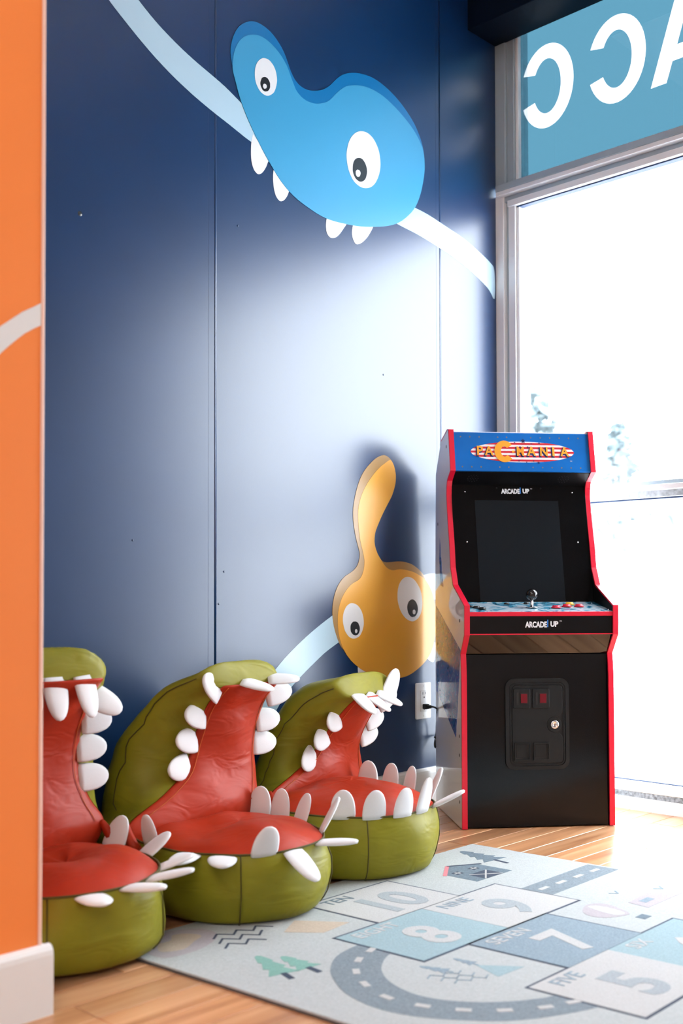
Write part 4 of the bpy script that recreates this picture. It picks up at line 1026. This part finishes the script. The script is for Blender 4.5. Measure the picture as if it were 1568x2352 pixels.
# clouds, zigzags, mountains
rp('cloud_print', [tuple(p[:2]) for p in smooth_loop([(-1.852, -0.560, 0), (-1.830, -0.522, 0), (-1.800, -0.520, 0), (-1.776, -0.496, 0), (-1.748, -0.512, 0), (-1.740, -0.540, 0), (-1.770, -0.556, 0), (-1.812, -0.578, 0)], 4)], 0.8, R_beige, rug, RT)
rp('grey_patch', [tuple(p[:2]) for p in smooth_loop([(-1.870, -0.590, 0), (-1.860, -0.505, 0), (-1.780, -0.470, 0), (-1.715, -0.500, 0), (-1.715, -0.560, 0), (-1.790, -0.600, 0)], 4)], 0.4, R_pink, rug, RT)
def zig(x, y, n, dx, dy, amp, m, w=0.006):
    pts = [Vector((x+dx*k+(amp if k % 2 else 0)*-dy*8, y+dy*k+(amp if k % 2 else 0))) for k in range(n)]
    for a, b in zip(pts[:-1], pts[1:]): rp('zigzag', strip(a-(b-a).normalized()*0.002, b+(b-a).normalized()*0.002, w), 1.0, m, rug, RT)
for k in range(3): zig(-1.735-0.010*k, -0.572-0.030*k, 7-k, 0.022, -0.004, 0.022, R_navy, 0.005)
rp('mountain_print', [(-1.612, -0.640), (-1.545, -0.600), (-1.475, -0.690), (-1.560, -0.700)], 0.8, R_beige, rug, RT)
for k in range(3): zig(-1.612+0.008*k, -1.010-0.024*k, 6, 0.014, -0.006, 0.012, R_slate, 0.003)
rp('mountain_print', [(-1.520, -1.094), (-1.500, -1.030), (-1.445, -1.098)], 0.8, R_aqua, rug, RT)
# balloon, birds and camper in faint pink
rp('balloon_print', [tuple(p[:2]) for p in smooth_loop([(-1.075, -0.990, 0), (-1.030, -0.975, 0), (-0.998, -1.000, 0), (-1.017, -1.062, 0), (-1.040, -1.074, 0), (-1.088, -1.050, 0), (-1.096, -1.015, 0)], 4)], 0.8, R_pink, rug, RT)
rp('balloon_stripe', [tuple(p[:2]) for p in smooth_loop([(-1.046, -0.985, 0), (-1.020, -1.000, 0), (-1.026, -1.062, 0), (-1.058, -1.055, 0)], 4)], 1.2, R_white, rug, RT)
rp('balloon_basket', strip((-1.040, -1.105), (-1.010, -1.104), 0.022), 1.0, R_dpine, rug, RT)
for x, y in ((-0.907, -0.970), (-0.803, -1.024)):
    for sx in (-1, 1): rp('bird_print', strip((x, y-0.008), (x+sx*0.014, y+0.008), 0.004), 1.0, R_slate, rug, RT)
rp('camper_print', [(-0.960, -1.080), (-0.955, -1.030), (-0.860, -1.022), (-0.815, -1.060), (-0.805, -1.080)], 0.8, R_pink, rug, RT)
rp('camper_window', strip((-0.930, -1.050), (-0.890, -1.049), 0.018), 1.2, R_slate, rug, RT)

# ------------------------------------------------------------------ ceiling lights of the room (overhead, behind the view)
M_lamp = mat('light_diffuser', (1, 1, 1, 1), rough=0.6, emit=((1.0, 0.975, 0.94, 1), LAMP))
M_lframe = mat('light_frame', S((225, 225, 225)), rough=0.4)
for i, (x, y, lab) in enumerate(((-3.3, -1.5, 'flat ceiling light panel nearest the orange wall'), (-4.4, -3.2, 'flat ceiling light panel in the middle of the room'), (-4.4, -4.8, 'flat ceiling light panel in the far corner of the room'))):
    t = empty('ceiling_light', (x, y, ZC)); tag(t, lab, 'ceiling light', 'ceiling light panels')
    box('diffuser', (-0.28, -0.58, -0.012), (0.28, 0.58, -0.006), M_lamp, t)
    for lo, hi in (((-0.30, -0.60, -0.018), (-0.28, 0.60, 0)), ((0.28, -0.60, -0.018), (0.30, 0.60, 0)), ((-0.28, -0.60, -0.018), (0.28, -0.58, 0)), ((-0.28, 0.58, -0.018), (0.28, 0.60, 0))):
        box('frame', lo, hi, M_lframe, t)

# ------------------------------------------------------------------ outdoors
M_snow = mat('snowy_ground', S((235, 237, 240)), rough=0.9)
M_bark = mat('glare_paled_bark', S((112, 118, 122)), rough=0.9, var=(8, 0.2))  # bark colour lightened to stand in for overexposed daylight haze
M_leaf = mat('glare_paled_needles', S((126, 139, 143)), rough=0.9, var=(3, 0.3))  # foliage painted pale too, the outdoor glare is in its colour
M_car = mat('white_car_paint', S((235, 236, 238)), rough=0.25)
M_tyre = mat('tyre_rubber', S((34, 36, 40)), rough=0.8)
M_rail = mat('galvanised_steel', S((92, 100, 104)), rough=0.6)
tag(box('ground', (0.125, -70, -0.30), (120, 120, -0.02), M_snow), kind='structure')
def bare_tree(x, y, h, label, seed, leaf):
    rd = random.Random(seed)
    t = empty('garden_tree', (x, y, -0.02)); tag(t, label, 'tree', 'trees across the street')
    bm_pts = []
    trunk = smooth_loop([(0, 0, 0), (rd.uniform(-.1, .1)*h*.3, 0, h*0.3), (rd.uniform(-.1, .1)*h*.3, 0.05*h, h*0.62), (0, 0, h)], 4, False)
    tube('trunk', trunk, [0.035*h*(1-0.9*k/(len(trunk)-1)) for k in range(len(trunk))], M_bark, t, 8)
    for k in range(16):
        z0 = h*rd.uniform(0.15, 0.9); a = rd.uniform(0, 6.28); ln = h*rd.uniform(0.18, 0.4)*(1.15-z0/h)
        d = Vector((math.cos(a), math.sin(a), rd.uniform(0.4, 1.0)))
        p0 = Vector((0, 0, z0)); p1 = p0+d*ln*0.5+Vector((rd.uniform(-.1, .1), rd.uniform(-.1, .1), 0)); p2 = p0+d*ln
        tube('branch', smooth_loop([p0, p1, p2], 3, False), [0.010*h*(1-0.8*q/6) for q in range(7)], M_bark, t, 5)
    if leaf:
        v, f = [], []
        for k in range(900):
            z = h*rd.uniform(0.1, 1.0); r = h*0.34*(1.08-z/h)*math.sqrt(rd.random()); a = rd.uniform(0, 6.28)
            c = Vector((r*math.cos(a), r*math.sin(a), z)); s = h*0.035*rd.uniform(.6, 1.4)
            d1 = Vector((rd.uniform(-1, 1), rd.uniform(-1, 1), rd.uniform(-.6, .3))).normalized()*s; d2 = d1.cross(Vector((rd.uniform(-1, 1), rd.uniform(-1, 1), 1))).normalized()*s*.5
            n = len(v); v.extend([c-d1, c+d2, c+d1, c-d2]); f.append((n, n+1, n+2, n+3))
        tag(obj('needles', mesh('needles', v, f), M_leaf, t), kind='stuff')
bare_tree(18.5, 12.25, 5.6, 'pale evergreen tree outside, straight above the cabinet marquee', 3, True)
bare_tree(16.9, 9.15, 4.2, 'pale leafy tree outside, just right of the cabinet marquee', 5, True)
bare_tree(21.0, 10.0, 5.4, 'bare leafless tree outside, at the right edge of the window', 9, False)
bare_tree(31.0, 18.8, 5.0, 'distant low tree outside, above the right end of the marquee', 12, True)
# parked car, mostly lost in the glare
car = empty('parked_car', (37.5, 19.4, -0.02), math.radians(115)); tag(car, 'white car parked outside, washed out by daylight', 'car')
cb = [(-2.1, .35), (-2.12, .75), (-1.95, .95), (-1.1, 1.02), (-.55, 1.42), (.75, 1.45), (1.45, 1.05), (2.0, .95), (2.12, .7), (2.1, .35)]
def arch(cx): return [(cx+.38*math.cos(a), .33+.38*math.sin(a)) for a in [math.pi*k/10 for k in range(11)]]
prism('body', cb+arch(1.3)+arch(-1.3), lambda a, b, t: (a, t, b), -.85, .85, M_car, car, bevel=0.0)
for sy in (-.86, .86):
    prism('side_glass', [(-1.0, 1.03), (-.52, 1.36), (.7, 1.39), (1.25, 1.05)], lambda a, b, t: (a, t, b), sy-.006, sy+.006, M_glass, car)
    for cx in (-1.3, 1.3):
        wv = prism('wheel', circle(cx, .33, .32, 24), lambda a, b, t: (a, t, b), sy-.11 if sy > 0 else sy-.01, sy+.01 if sy > 0 else sy+.11, M_tyre, car, bevel=.02)
        prism('hubcap', circle(cx, .33, .19, 20), lambda a, b, t: (a, t, b), sy-.02, sy+.02, M_rail, wv)
# bent steel hoop just outside the glass
hp = empty('steel_hoop', (18.56, 10.31, -0.02), math.radians(30)); tag(hp, 'grey arched steel hoop outside the glass beside the cabinet', 'hoop')
hpts = [Vector((0, -0.17, 0)), Vector((0, -0.17, .3)), Vector((0, -0.17, .55))]+[Vector((0, -0.17*math.cos(a), .72+.17*math.sin(a))) for a in [math.pi*k/12 for k in range(13)]]+[Vector((0, 0.17, .55)), Vector((0, 0.17, .3)), Vector((0, 0.17, 0))]
tube('hoop_tube', hpts, 0.045, M_rail, hp, 10)
